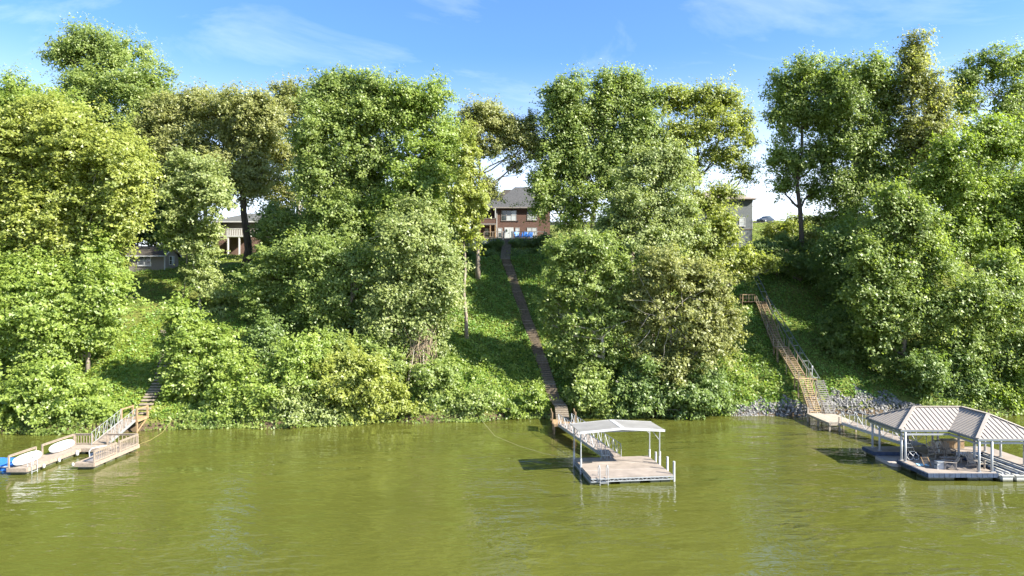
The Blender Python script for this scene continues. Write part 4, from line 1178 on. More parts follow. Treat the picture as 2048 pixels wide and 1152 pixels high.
for i in range(30):
    y = 68.2 + i * .48
    x = -37.0 - (0.02 * i + 0.0048 * i * i)
    link('tread', tm, sw, (x - s0.x, y - s0.y, tz(x, y) + .08 - s0.z), (0, 0, .12 + rng.normal() * .04))
def rope(label, pts, col, r=.02):
    rt = thing('mooring_rope', label, 'rope', pts[0])
    MB().tube(pts, r, 5).build('strand', mat('rope_%d' % int(col[0] * 100), col, .8, .1, 3), rt)
rope('thin yellow rope from the timber dock to the waterside branches', [(-32.1, 58.9, .55), (-32.3, 61, .42), (-32.6, 63.5, .5), (-33.2, 66.4, .95)], (.30, .25, .10), .012)
rope('thin pale mooring rope from the white-roofed dock to the shore', [tuple(cd_(-HW, 2.3, .5)), (2.6, 57, .2), (0.6, 60, .12), (-1.6, 64, .12), (-3.2, 70.5, .4)], (.40, .36, .22), .012)
# ------------------------------------------------------------------ tan-roofed L-shaped dock
DZ = 0.60
rd = thing('boathouse_dock', 'L-shaped dock with tan ribbed hip roof on white posts and navy edging', 'dock', (34.5, 54, 0))
def deck_part(x0, x1, y0, y1, z, mt, name='deck', th=.12):
    return MB().box(x0, x1, y0, y1, z - th, z).build(name, mt, rd)
deck_part(30.15, 35.15, 49.45, 53.35, DZ, M_CONC)
deck_part(33.3, 35.15, 53.352, 55.95, DZ, M_CONC)
deck_part(29.7, 40.2, 55.952, 57.75, DZ, M_CONC)
deck_part(38.55, 40.2, 47.0, 55.95, DZ, M_CONC)
low = MB().slab([(29.75, 53.6), (30.2, 53.38), (33.28, 53.38), (33.28, 55.9), (29.75, 55.9)], -.12, .24).build('low_platform', M_CONC_GREY, rd)
def edging(a, b):
    a, b = Vector(a), Vector(b)
    L = (b - a).length; n = max(2, int(round(L / .4)))
    for i in range(n):                                                                  # padded bumper segments
        p, q = a.lerp(b, (i + .04) / n), a.lerp(b, (i + .96) / n)
        MB().bar((p.x, p.y, DZ - .17), (q.x, q.y, DZ - .17), .09, .28).build('bumper', M_NAVY, rd)
    MB().bar((a.x, a.y, DZ - .17), (b.x, b.y, DZ - .17), .05, .24).build('edge_board', M_NAVY, rd)
for a, b in (((30.1, 49.4, 0), (35.2, 49.4, 0)), ((30.1, 49.45, 0), (30.1, 53.35, 0)), ((35.2, 49.45, 0), (35.2, 55.9, 0)),
             ((29.65, 55.9, 0), (33.25, 55.9, 0)), ((35.25, 55.9, 0), (38.5, 55.9, 0)), ((29.65, 55.95, 0), (29.65, 57.75, 0)),
             ((38.5, 47.0, 0), (38.5, 55.85, 0)), ((40.25, 47, 0), (40.25, 57.7, 0)), ((29.7, 57.8, 0), (33.6, 57.8, 0)), ((35.2, 57.8, 0), (40.2, 57.8, 0))):
    edging(a, b)
for (x0, x1, y0, y1) in ((30.35, 31.5, 49.7, 51.2), (31.55, 32.2, 49.7, 51.2), (33.2, 34.0, 49.7, 51.2), (34.05, 35.0, 49.7, 51.2), (30.35, 31.6, 52, 53.2), (33.4, 34.9, 53.4, 55.6),
                         (29.9, 31.8, 56.1, 57.6), (33.5, 35.5, 56.1, 57.6), (37.5, 39.4, 56.1, 57.6), (38.7, 40, 52, 54), (38.7, 40, 48.4, 50.2)):
    MB().box(x0, x1, y0, y1, -.22, DZ - .125).build('float', M_FLOAT, rd)
EZ2, RZ2 = 3.02, 4.34
# eave outline: wing x 30.1-39.1, y 52.9-58.0; front leg x 33.9-39.1, y 49.7-58.0
A_ = Vector((30.1, 58.0, EZ2)); B_ = Vector((30.1, 52.9, EZ2)); C_ = Vector((33.9, 52.9, EZ2)); D_ = Vector((33.9, 49.7, EZ2)); E_ = Vector((39.1, 49.7, EZ2)); G_ = Vector((39.1, 58.0, EZ2))
R1 = Vector((32.68, 55.45, RZ2)); R2 = Vector((36.5, 55.45, RZ2)); R3 = Vector((36.5, 52.3, RZ2))
faces = [(A_, B_, R1), (B_, C_, R2, R1), (C_, D_, R3, R2), (D_, E_, R3), (E_, G_, R2, R3), (G_, A_, R1, R2)]
for f in faces:
    MB().sheet(f, .05).build('roof_slope', M_ROOF_TAN, rd)
def inside(p, pl, nn):
    for i in range(len(pl)):
        a, b = pl[i], pl[(i + 1) % len(pl)]
        if (b - a).cross(p - a).dot(nn) < -1e-6: return False
    return True
for f in faces:                                                                         # standing seams up each slope
    a, b = f[0], f[1]
    e = (b - a).normalized(); nn = (f[1] - f[0]).cross(f[2] - f[0]).normalized()
    if nn.z < 0: nn = -nn
    up = nn.cross(e)
    if up.z < 0: up = -up
    sgn = 1 if (f[1] - f[0]).cross(f[2] - f[0]).normalized().z > 0 else -1
    pl = list(f) if sgn > 0 else list(f)[::-1]
    ext = [((p - a).dot(e)) for p in f]
    s = math.ceil(min(ext) / .36) * .36 + .1
    while s < max(ext) - .05:
        run = [t for t in np.arange(0.02, 3.2, .03) if inside(a + e * s + up * float(t), pl, nn)]
        if len(run) > 4:
            p0, p1 = a + e * s + up * float(run[0]) + nn * .022, a + e * s + up * float(run[-1]) + nn * .022
            MB().bar(p0, p1, .035, .05, up=tuple(nn)).build('roof_rib', M_RIB, rd)
        s += .36
for a, b in ((A_, R1), (B_, R1), (D_, R3), (E_, R3), (G_, R2), (R1, R2), (R2, R3)):
    MB().bar(a + Vector((0, 0, .045)), b + Vector((0, 0, .045)), .24, .045).build('ridge_cap', mat('tan_ridge_cap', (.33, .29, .25), .5, .08, 1.5), rd)
for a, b in ((A_, B_), (B_, C_), (C_, D_), (D_, E_), (E_, G_), (G_, A_)):
    MB().bar(a - Vector((0, 0, .1)), b - Vector((0, 0, .1)), .1, .13).build('gutter', M_RIM, rd)
    MB().bar(a.lerp(b, .01) - Vector((0, 0, .24)) + (Vector((34.6, 54, 0)) - a.lerp(b, .5)).normalized() * Vector((1, 1, 0)).length * .12 * Vector((1, 1, 0)).normalized().length, b.lerp(a, .01) - Vector((0, 0, .24)) + (Vector((34.6, 54, 0)) - a.lerp(b, .5)).normalized() * .17, .1, .14).build('eave_beam', M_ALU, rd)
for (x, y) in ((30.32, 57.4), (30.32, 56.3), (30.35, 53.2), (30.4, 52.75), (33.3, 57.45), (35.4, 57.45), (35.0, 56.1), (34.95, 53.4), (34.95, 51.6),
               (34.05, 49.75), (34.98, 49.75), (38.95, 57.4), (38.8, 56.0), (38.8, 54.2), (38.8, 51.7), (38.8, 49.9)):
    z1 = 2.86
    # posts stand under the roof sheet
    MB().tube([(x, y, DZ - .3), (x, y, z1)], .085, 10).build('post', M_WHITE, rd, smooth=True)
    MB().box(x - .13, x + .13, y - .13, y + .13, DZ, DZ + .03).build('post_foot', M_ALU, rd)
# boat lift in the slip
bl = thing('boat_lift', 'white railed floating boat lift in the slip of the tan-roofed dock', 'boat lift', (36.8, 51.5, 0))
for x in (35.75, 36.75, 37.75):
    MB().slab([(x - .36, 49.2), (x + .36, 49.2), (x + .42, 49.4), (x + .42, 54.6), (x - .42, 54.6), (x - .42, 49.4)], -.2, .42).build('float_tank', mat('pale_tank', (.4, .4, .38), .6, .15, 2, algae=True), bl)
    MB().box(x - .44, x + .44, 49.15, 49.35, .42, .48).build('tank_lid', M_FLOAT, bl)
for x in (35.6, 36.1, 36.6, 37.2, 37.7, 38.1):
    MB().bar((x, 49.5, .55), (x, 55.2, .55), .10, .12).build('bunk_rail', M_WHITE if x not in (36.6, 37.7) else M_NAVY, bl)
for y in (50, 52, 54):
    MB().bar((35.5, y, .47), (38.2, y, .47), .12, .07).build('cross_bar', M_ALU, bl)
cv = MB()
cv.tube([(35.42, 50.2, .62), (35.42, 52, .66), (35.42, 54.2, .62)], [.14, .17, .12], 8)
cv.build('rolled_cover', M_NAVY, bl)
fb = footbridge('white trussed footbridge from the grey shore platform to the tan-roofed dock', (34.45, 57.75, .66), (32.7, 66.4, .92), 1.4, M_WHITE, M_CONC, 8, 1.05, r=.035)

# furniture on the dock
M_TEAK = mat('grey_teak', (.27, .235, .20), .8, .25, 5, bump=.2)
def adirondack(label, loc, rz, mt=M_TEAK, s=1.0, group=None):
    rt = thing('adirondack_chair', label, 'chair', loc, group)
    rt.rotation_euler = (0, 0, rz); rt.scale = (s, s, s)
    def pc(name, m):
        me = bpy.data.meshes.new(name); me.from_pydata(m.v, [], m.f); me.materials.append(mt); link(name, me, rt)
    for i in range(5):                                                                  # seat slats, front edge at -y
        y = -.28 + i * .125
        pc('seat_slat', MB().bar((-.27, y, .36 - i * .035), (.27, y, .36 - i * .035), .105, .022))
    for i in range(5):                                                                  # fanned back slats
        x = (i - 2) * .115
        pc('back_slat', MB().bar((x, .26, .26), (x * 1.25, .62, 1.0 - .035 * (i - 2) ** 2), .1, .022, up=(0, 1, .5)))
    for sx in (-.31, .31):
        pc('leg', MB().bar((sx, -.30, 0), (sx, -.30, .54), .035, .11, up=(0, 1, 0)))
        pc('leg', MB().bar((sx, -.34, .37), (sx, .55, .05), .035, .12))
        pc('armrest', MB().bar((sx * 1.12, -.38, .56), (sx * 1.12, .42, .56), .14, .025))
        pc('arm_support', MB().bar((sx, .40, .0), (sx, .40, .55), .035, .08, up=(0, 1, 0)))
    pc('back_brace', MB().bar((-.33, .45, .56), (.33, .45, .56), .03, .07))
    return rt
adirondack('grey wooden chair under the tan roof, paired, on the raised ladder side', (33.55, 53.9, DZ), .05, s=1.15, group='twin chairs')
adirondack('grey wooden chair under the tan roof, paired, beside the pale grey locker', (34.5, 53.95, DZ), -.1, s=1.15, group='twin chairs')
adirondack('grey wooden chair standing alone next to the boat lift', (34.55, 50.75, DZ), .35, s=1.1)
adirondack('low brown wooden chair turned away beside the white cooler', (32.35, 50.55, DZ), -1.9, s=1.0)
tb = thing('low_bench', 'long low grey wooden table before the twin chairs', 'table', (33.7, 52.4, DZ))
for i in range(3):
    MB().bar((32.9, 52.2 + i * .17, DZ + .4), (34.5, 52.2 + i * .17, DZ + .4), .15, .03).build('top_slat', M_TEAK, tb)
for x in (33.05, 34.35):
    for y in (52.2, 52.54):
        MB().box(x - .04, x + .04, y - .04, y + .04, DZ, DZ + .385).build('leg', M_TEAK, tb)
co_ = thing('cooler', 'white cooler box with open lid on the deck corner', 'cooler', (31.75, 50.65, DZ))
MB().slab([(31.45, 50.45), (32.0, 50.4), (32.05, 50.85), (31.5, 50.9)], DZ, DZ + .5).build('body', M_WHITE, co_)
MB().bar((31.47, 50.65, DZ + .53), (32.03, 50.62, DZ + .53), .5, .05).build('lid', M_ALU, co_)
MB().bar((31.42, 50.5, DZ + .3), (31.42, 50.8, DZ + .3), .03, .05).build('handle', M_BLACK, co_)
lc = thing('folded_lounger', 'folded brown deck lounger propped up against the white cooler', 'lounger', (31.2, 51.0, DZ))
for x in (30.95, 31.45):
    MB().bar((x, 51.2, DZ + .02), (x - .35, 51.1, DZ + .75), .05, .05).build('side_rail', M_WOOD_TAN, lc)
for i in range(6):
    t = (i + .5) / 6
    MB().bar((30.95 - .35 * t, 51.2 - .1 * t, DZ + .05 + .73 * t), (31.45 - .35 * t, 51.2 - .1 * t, DZ + .05 + .73 * t), .07, .02).build('slat', M_WOOD_DARK, lc)
tw = thing('towel', 'pale blue towel lying on the deck edge of the tan-roofed dock', 'towel', (31.0, 51.7, DZ))
MB().sheet([(30.6, 51.35, DZ + .03), (31.35, 51.25, DZ + .035), (31.5, 51.85, DZ + .03), (30.75, 52.0, DZ + .04)], .02).build('cloth', mat('pale_blue_cloth', (.30, .52, .62), .9, .2, 5), tw)
bx_ = thing('storage_box', 'brown wooden storage box on the back walkway of the tan-roofed dock', 'storage box', (36.9, 57.2, DZ))
MB().box(36.1, 37.75, 56.95, 57.6, DZ + .02, DZ + .62).build('body', M_WOOD_TAN, bx_)
MB().box(36.05, 37.8, 56.9, 57.65, DZ + .623, DZ + .69).build('lid', M_WOOD_GREY, bx_)
for x in (36.4, 36.9, 37.4):
    MB().box(x - .02, x + .02, 56.925, 56.948, DZ + .04, DZ + .6).build('batten', M_WOOD_GREY, bx_)
eb = thing('dock_box', 'tall pale grey dock locker beside a white post', 'locker', (34.7, 55.6, DZ))
MB().box(34.35, 34.8, 55.3, 55.7, DZ, DZ + .95).build('body', mat('pale_grey_box', (.5, .53, .54), .5, .08, 2), eb)
MB().box(34.33, 34.82, 55.27, 55.73, DZ + .952, DZ + 1.0).build('lid', M_ALU, eb)
MB().box(34.55, 34.6, 55.27, 55.298, DZ + .55, DZ + .7).build('handle', M_BLACK, eb)
sl_ = thing('swim_ladder', 'raised dark swim ladder with curved white handles on the low platform', 'ladder', (31.3, 53.2, DZ))
for x in (30.75, 31.2):
    MB().tube([(x - .3, 53.3, DZ + 1.75), (x - .1, 53.25, DZ + 1.2), (x + .2, 53.15, DZ + .55)], .035, 6).build('side_rail', M_BLACK, sl_)
    MB().tube([(x + .2, 53.15, DZ + .6), (x + .45, 53.1, DZ + .35), (x + .4, 53.05, DZ + .1), (x + .15, 53.05, DZ + .04), (x, 53.1, DZ + .2), (x + .12, 53.15, DZ + .5)], .035, 6).build('handle_loop', M_WHITE, sl_)
for t in (.15, .4, .65, .9):
    MB().bar((30.45 + .5 * t, 53.3 - .15 * t, DZ + 1.75 - 1.2 * t), (30.9 + .5 * t, 53.3 - .15 * t, DZ + 1.75 - 1.2 * t), .09, .03).build('rung', M_RIM, sl_)

# ------------------------------------------------------------------ shore platform, elevated timber stairs and rail track
landing('grey weathered shore platform at the foot of the elevated timber stairs', 30.9, 33.6, 66.35, 71.6, 0.88, mat('pale_weathered_plank', (.30, .255, .205), .85, .25, 4, bump=.2),
        [(30.95, 66.5, .85), (33.5, 66.5, .85), (30.95, 69, .85), (33.5, 69, .85), (30.95, 71.4, 1.5), (31.9, 66.5, 1.45)], name='shore_platform', plank_w=.3)
es = thing('timber_stairs', 'elevated tan timber stairs on posts climbing the bank over the riprap', 'stairs', (32.3, 71.6, .9))
M_ST = mat('stair_timber', (.30, .215, .125), .8, .3, 4, bump=.2)
M_STD = mat('stair_timber_upper', (.28, .205, .125), .8, .3, 4, bump=.2)
def flight(x0, x1, y0, z0, y1, z1, wd, mt, rails=(-1, 1), n=None, posts=True):
    n = n or max(3, int(round((z1 - z0) / .19)))
    me = mesh_box('tread', wd - .1, .27, .05, mt); o0 = origin_of(es)
    for i in range(n):
        t = (i + .5) / n
        link('tread', me, es, (lerp(x0, x1, t) - o0.x, lerp(y0, y1, t) - o0.y, lerp(z0, z1, t) - o0.z), (rng.normal() * .02, 0, rng.normal() * .01))
    for s in (-1, 0, 1):
        dxs = s * wd / 2
        MB().bar((x0 + dxs, y0, z0 - .12), (x1 + dxs, y1, z1 - .12), .05, .26).build('stringer', mt, es)
    for s in rails:
        dxs = s * (wd / 2 + .03)
        MB().bar((x0 + dxs, y0, z0 + .9), (x1 + dxs, y1, z1 + .9), .035, .07).build('handrail', M_WOOD_GREY, es)
        m = max(2, int((y1 - y0) / 2.2))
        for i in range(m + 1):
            t = i / m
            x, y, z = lerp(x0, x1, t) + dxs, lerp(y0, y1, t), lerp(z0, z1, t)
            g = max(tz(x, y) - .3, -.6)
            MB().box(x - .035, x + .035, y - .035, y + .035, g if posts else z - .2, z + .87).build('post', M_WOOD_GREY, es)
def pad(x0, x1, y0, y1, z, mt):
    n = max(3, int((y1 - y0) / .2))
    for i in range(n):
        MB().box(x0, x1, lerp(y0, y1, i / n), lerp(y0, y1, (i + 1) / n) - .012, z - .05, z).build('landing_plank', mt, es)
    MB().box(x0 - .03, x0 + .02, y0, y1, z - .25, z - .052).build('landing_beam', mt, es)
    MB().box(x1 - .02, x1 + .03, y0, y1, z - .25, z - .052).build('landing_beam', mt, es)
    for x in (x0 + .05, x1 - .05):
        for y in (y0 + .1, y1 - .1):
            g = max(tz(x, y) - .3, -.6)
            if g < z - .3: MB().box(x - .05, x + .05, y - .05, y + .05, g, z - .052).build('post', mt, es)
flight(31.85, 32.55, 71.6, 0.92, 76.0, 3.78, 1.2, M_ST, n=16)
pad(31.9, 34.0, 76.1, 77.3, 3.85, M_ST)
flight(32.7, 32.45, 77.3, 3.9, 81.6, 6.85, 1.25, M_ST, n=16)
pad(31.7, 33.1, 81.7, 82.8, 6.95, M_ST)
flight(32.35, 33.1, 82.8, 7.0, 90.6, 12.1, 1.25, M_STD, n=27)
pad(30.6, 33.9, 90.7, 91.9, 12.2, M_STD)
for x in (30.7, 31.5, 32.3):
    MB().box(x - .045, x + .045, 91.75, 91.84, 12.2, 13.2).build('post', M_ST, es)
    MB().box(x - .045, x + .045, 90.75, 90.84, 12.2, 13.15).build('post', M_ST, es)
for z in (12.65, 13.12):
    MB().bar((30.6, 91.8, z), (32.4, 91.8, z), .05, .1).build('handrail', M_ST, es)
MB().bar((30.6, 90.8, 13.12), (32.4, 90.8, 13.12), .05, .1).build('handrail', M_ST, es)
gs = thing('grey_stairs', 'short grey open stairs alongside the lowest flight of the timber stairs', 'stairs', (33.3, 72, .9))
me = mesh_box('tread', 1.05, .3, .06, mat('grey_tread', (.17, .16, .145), .8, .2, 3)); g0 = origin_of(gs)
for i in range(15):
    t = (i + .5) / 15
    link('tread', me, gs, (lerp(33.15, 34.4, t) - g0.x, lerp(71.2, 76.4, t) - g0.y, lerp(.95, 3.7, t) - g0.z))
for s in (-.45, .45):
    MB().bar((33.15 + s, 71.1, .8), (34.4 + s, 76.5, 3.6), .05, .22).build('stringer', mat('grey_stringer', (.2, .18, .16), .8, .2, 3), gs)
tr = thing('rail_track', 'narrow grey-green metal rail track with ties running up the bank', 'rail track', (34.5, 76.5, 3.8))
M_TRK = mat('weathered_steel', (.13, .15, .135), .55, .25, 3, metal=.3)
def trk(y): 
    t = (y - 76.3) / (97 - 76.3)
    x = lerp(34.1, 34.6, t)
    return Vector((x, y, max(tz(x, y), lerp(3.4, 14.6, t)) + .45))
yy = np.linspace(76.3, 97, 22)
for s in (-.33, .33):
    MB().tube([trk(y) + Vector((s, 0, 0)) for y in yy], .055, 6).build('rail', M_TRK, tr)
for y in np.linspace(76.6, 96.8, 15):
    c = trk(float(y))
    MB().bar(c - Vector((.36, 0, .06)), c + Vector((.36, 0, -.06)), .12, .05).build('tie', mat('pale_tie', (.26, .27, .255), .6, .2, 3), tr)
for y in np.linspace(77, 96.6, 9):
    c = trk(float(y)); g = tz(c.x, c.y) - .2
    for s in (-.33, .33):
        MB().bar((c.x + s, c.y, g), (c.x + s, c.y, c.z), .05, .05).build('support_post', M_TRK, tr)
wp = thing('lamp_post', 'short white marker post beside the middle stair landing', 'post', (33.9, 77.4, 3.85))
MB().tube([(33.95, 77.2, 3.86), (33.95, 77.2, 4.95)], .04, 8).build('pole', M_WHITE, wp)
MB().tube([(33.95, 77.2, 4.955), (33.95, 77.2, 5.02), (33.95, 77.2, 5.16), (33.95, 77.2, 5.22)], [.05, .11, .11, .04], 8).build('lamp_head', M_WHITE, wp)
# ------------------------------------------------------------------ houses on top of the bank
def brick_material():
    m = bpy.data.materials.new('red_brick'); m.use_nodes = True
    t = m.node_tree; b = t.nodes['Principled BSDF']; b.inputs['Roughness'].default_value = .85
    tcn = t.nodes.new('ShaderNodeTexCoord')
    sp = t.nodes.new('ShaderNodeSeparateXYZ'); t.links.new(tcn.outputs['Object'], sp.inputs[0])
    sm = t.nodes.new('ShaderNodeMath'); sm.operation = 'ADD'
    t.links.new(sp.outputs['X'], sm.inputs[0]); t.links.new(sp.outputs['Y'], sm.inputs[1])
    cb = t.nodes.new('ShaderNodeCombineXYZ'); t.links.new(sm.outputs[0], cb.inputs[0]); t.links.new(sp.outputs['Z'], cb.inputs[1])
    br = t.nodes.new('ShaderNodeTexBrick')
    br.inputs['Scale'].default_value = 1.0
    br.inputs['Brick Width'].default_value = .42; br.inputs['Row Height'].default_value = .15; br.inputs['Mortar Size'].default_value = .012
    br.inputs['Color1'].default_value = (.072, .033, .022, 1); br.inputs['Color2'].default_value = (.11, .052, .035, 1); br.inputs['Mortar'].default_value = (.12,.095,.08, 1)
    t.links.new(cb.outputs[0], br.inputs['Vector']); t.links.new(br.outputs['Color'], b.inputs['Base Color'])
    return m
M_BRICK = brick_material()
M_SHINGLE = mat('grey_shingle', (.036, .037, .039), .9, .5, 7, bump=.4, col2=(.06, .061, .063))
M_SHINGLE_BR = mat('brown_shingle', (.04, .034, .028), .9, .5, 7, bump=.4)
M_TRIM = mat('white_trim', (.45,.455,.45), .5, .05, 2)
M_TRIM_DK = mat('grey_trim', (.22, .20, .185), .6, .1, 2)
def glass_material(name, col):
    m = bpy.data.materials.new(name); m.use_nodes = True
    b = m.node_tree.nodes['Principled BSDF']
    n = m.node_tree.nodes.new('ShaderNodeTexNoise'); n.inputs['Scale'].default_value = .8
    r = m.node_tree.nodes.new('ShaderNodeValToRGB')
    r.color_ramp.elements[0].color = (*[c * .8 for c in col], 1); r.color_ramp.elements[1].color = (*col, 1)
    m.node_tree.links.new(n.outputs['Fac'], r.inputs[0]); m.node_tree.links.new(r.outputs[0], b.inputs['Base Color'])
    b.inputs['Roughness'].default_value = .06; b.inputs['Specular IOR Level'].default_value = .9
    return m
M_GLASS = glass_material('dark_glass', (.03, .04, .045))
M_BLIND = glass_material('blind_behind_glass', (.42,.45,.45))
def siding(name, col):
    m = bpy.data.materials.new(name); m.use_nodes = True
    t = m.node_tree; b = t.nodes['Principled BSDF']; b.inputs['Roughness'].default_value = .7
    tcn = t.nodes.new('ShaderNodeTexCoord'); wv = t.nodes.new('ShaderNodeTexWave')
    wv.bands_direction = 'Z'; wv.wave_profile = 'SAW'; wv.inputs['Scale'].default_value = 1.5
    n = t.nodes.new('ShaderNodeTexNoise'); n.inputs['Scale'].default_value = 9; n.inputs['Detail'].default_value = 4
    t.links.new(tcn.outputs['Object'], wv.inputs['Vector']); t.links.new(tcn.outputs['Object'], n.inputs['Vector'])
    r = t.nodes.new('ShaderNodeValToRGB'); r.color_ramp.elements[0].position = .3; r.color_ramp.elements[1].position = .7
    r.color_ramp.elements[0].color = (*[c * .8 for c in col], 1); r.color_ramp.elements[1].color = (*[c * 1.15 for c in col], 1)
    t.links.new(n.outputs['Fac'], r.inputs[0]); t.links.new(r.outputs[0], b.inputs['Base Color'])
    bn = t.nodes.new('ShaderNodeBump'); bn.inputs['Strength'].default_value = .6; bn.inputs['Distance'].default_value = .02
    t.links.new(wv.outputs['Fac'], bn.inputs['Height']); t.links.new(bn.outputs[0], b.inputs['Normal'])
    return m

def window(root, x0, x1, z0, z1, y, cols, rows, glass, frame=M_TRIM, blinds=(), name='window', t=.05):
    """window in a wall facing -y at depth y: frame, mullions, one pane each opening"""
    fr = MB()
    fr.box(x0 - t, x1 + t, y - .06, y - .002, z1, z1 + t); fr.box(x0 - t, x1 + t, y - .06, y - .002, z0 - t, z0)
    fr.box(x0 - t, x0, y - .06, y - .002, z0, z1); fr.box(x1, x1 + t, y - .06, y - .002, z0, z1)
    for c in range(1, cols):
        xm = lerp(x0, x1, c / cols); fr.box(xm - t * .6, xm + t * .6, y - .055, y - .003, z0, z1)
    for r in range(1, rows):
        zm = lerp(z0, z1, r / rows); fr.box(x0, x1, y - .045, y - .004, zm - t * .4, zm + t * .4)
    o = fr.build(name, frame, root)
    k = 0
    for c in range(cols):
        for r in range(rows):
            MB().box(lerp(x0, x1, c / cols) + .002, lerp(x0, x1, (c + 1) / cols) - .002, y - .022, y - .006, lerp(z0, z1, r / rows) + .002, lerp(z0, z1, (r + 1) / rows) - .002).build('pane', M_BLIND if k in blinds else glass, o)
            k += 1
    MB().box(x0 - t * 1.6, x1 + t * 1.6, y - .11, y - .062, z0 - t * 2, z0 - t * .9).build('sill', frame, o)
    return o

def hip_roof(root, x0, x1, y0, y1, ze, zr, mt, ov=.5, ridge=None, name='roof'):
    x0 -= ov; x1 += ov; y0 -= ov; y1 += ov
    ym = (y0 + y1) / 2; h = (y1 - y0) / 2
    ra, rb = ridge or (x0 + h, x1 - h)
    m = MB()
    a, b, c, d = Vector((x0, y0, ze)), Vector((x1, y0, ze)), Vector((x1, y1, ze)), Vector((x0, y1, ze))
    e, f = Vector((ra, ym, zr)), Vector((rb, ym, zr))
    m.sheet((a, b, f, e), .12); m.sheet((b, c, f), .12); m.sheet((c, d, e, f), .12); m.sheet((d, a, e), .12)
    return m.build(name, mt, root)

# --- brick house, front wall at y = 112
HYW = 112.0; kk = HYW / F
def hx(px): return (px - CX) * kk
def hz(py): return ZC - (py - HY) * kk
PAT = hz(478.5)
bh = thing('brick_house', 'two-storey red brick house with grey hip roof at the head of the stairs', 'house', (hx(1025), HYW, PAT))
X0, X1 = hx(990), hx(1100)
ZE = hz(416)
MB().box(X0, X1, HYW, HYW + 11, PAT - 1.2, ZE).build('wall', M_BRICK, bh)
MB().box(hx(940), X0 - .002, HYW + 1.6, HYW + 11, PAT - 1.2, ZE - .003).build('wing_wall', M_BRICK, bh)
rf = hip_roof(bh, hx(988), X1, HYW, HYW + 11, ZE + .12, hz(379) + 1.2, M_SHINGLE, .45, ridge=(hx(1030), hx(1062)))
MB().box(hx(1037), hx(1043), HYW + 3.9, HYW + 4.4, hz(386), hz(378)).build('roof_vent', M_TRIM, rf)
hip_roof(bh, hx(932), hx(1000), HYW + 1.6, HYW + 15, ZE + .121, hz(372) + 1.0, M_SHINGLE, .45, ridge=(hx(958), hx(985)), name='wing_roof')
hip_roof(bh, hx(985), hx(1085), HYW + 7.5, HYW + 20, ZE + 1.2, hz(360) + .4, M_SHINGLE_BR, .4, ridge=(hx(1006), hx(1042)), name='rear_roof')
MB().box(hx(988) - .5, X1 + .5, HYW - .56, HYW - .47, ZE - .08, ZE + .11).build('gutter', M_TRIM_DK, bh)
MB().box(hx(940), X0 - .55, HYW + 1.05, HYW + 1.14, ZE - .08, ZE + .11).build('gutter', M_TRIM_DK, bh)
window(bh, hx(1003), hx(1032.5), hz(441), hz(421.5), HYW, 3, 2, M_GLASS, M_TRIM_DK, blinds=(2, 4, 5))
window(bh, hx(1054.5), hx(1074), hz(440), hz(421), HYW, 2, 2, M_BLIND, M_TRIM_DK)
window(bh, hx(1054.5), hx(1074), hz(470), hz(455.5), HYW, 2, 2, M_BLIND, M_TRIM_DK)
window(bh, hx(997), hx(1004), hz(474), hz(456.5), HYW, 1, 2, M_GLASS, M_TRIM, blinds=(1,))
window(bh, hx(1031.5), hx(1038.5), hz(465), hz(456), HYW, 1, 1, M_BLIND, M_TRIM)
dr = MB().box(hx(1009), hx(1027), HYW - .05, HYW - .003, PAT, hz(455)).build('door', M_TRIM, bh)
for a, b in ((1010.3, 1017), (1019, 1025.7)):
    MB().box(hx(a), hx(b), HYW - .065, HYW - .052, PAT + .25, hz(457)).build('pane', M_BLIND, dr)
MB().box(hx(1017.7), hx(1018.3), HYW - .1, HYW - .07, PAT + .95, PAT + 1.1).build('handle', M_BLACK, dr)
wr = MB().tube([(hx(1013), HYW - .09, PAT + 1.25), (hx(1013) + .05, HYW - .1, PAT + 1.6), (hx(1014), HYW - .09, PAT + 1.3)], .12, 6).build('wreath', mat('wreath_green', (.03, .06, .02), .9, .4, 9), dr)
# corner porch with balcony over it
window(bh, hx(963), hx(981), hz(441), hz(420.5), HYW + 1.6, 2, 1, M_GLASS, M_TRIM)
window(bh, hx(970), hx(976), hz(468), hz(456), HYW + 1.6, 1, 2, M_BLIND, M_TRIM)
bal = MB().box(hx(955), hx(991.5), HYW - .9, HYW + 1.58, hz(447.5) - .22, hz(447.5)).build('balcony', M_TRIM_DK, bh)
MB().box(hx(955), hx(991.5), HYW - .92, HYW - .86, hz(447.4), hz(438.5)).build('balcony_wall', M_BRICK, bal)
MB().box(hx(955) - .04, hx(991.8), HYW - .98, HYW - .80, hz(438.4), hz(437.6)).build('balcony_cap', M_TRIM_DK, bal)
for px in (960, 981, 991):
    MB().box(hx(px) - .09, hx(px) + .09, HYW - .85, HYW - .67, PAT, hz(447.5) - .222).build('porch_post', M_WOOD_TAN, bh)
    if px != 981: MB().box(hx(px) - .07, hx(px) + .07, HYW - .85, HYW - .70, hz(437), ZE - .09).build('porch_post', M_TRIM, bh)
MB().tube([(hx(993.5), HYW - .08, PAT), (hx(993.5), HYW - .08, ZE - .1)], .05, 6).build('downspout', M_TRIM, bh)
MB().tube([(hx(1035.5), HYW - .1, hz(442.2)), (hx(1035.5), HYW - .02, hz(442.2))], .13, 8).build('wall_vent', M_BLACK, bh)
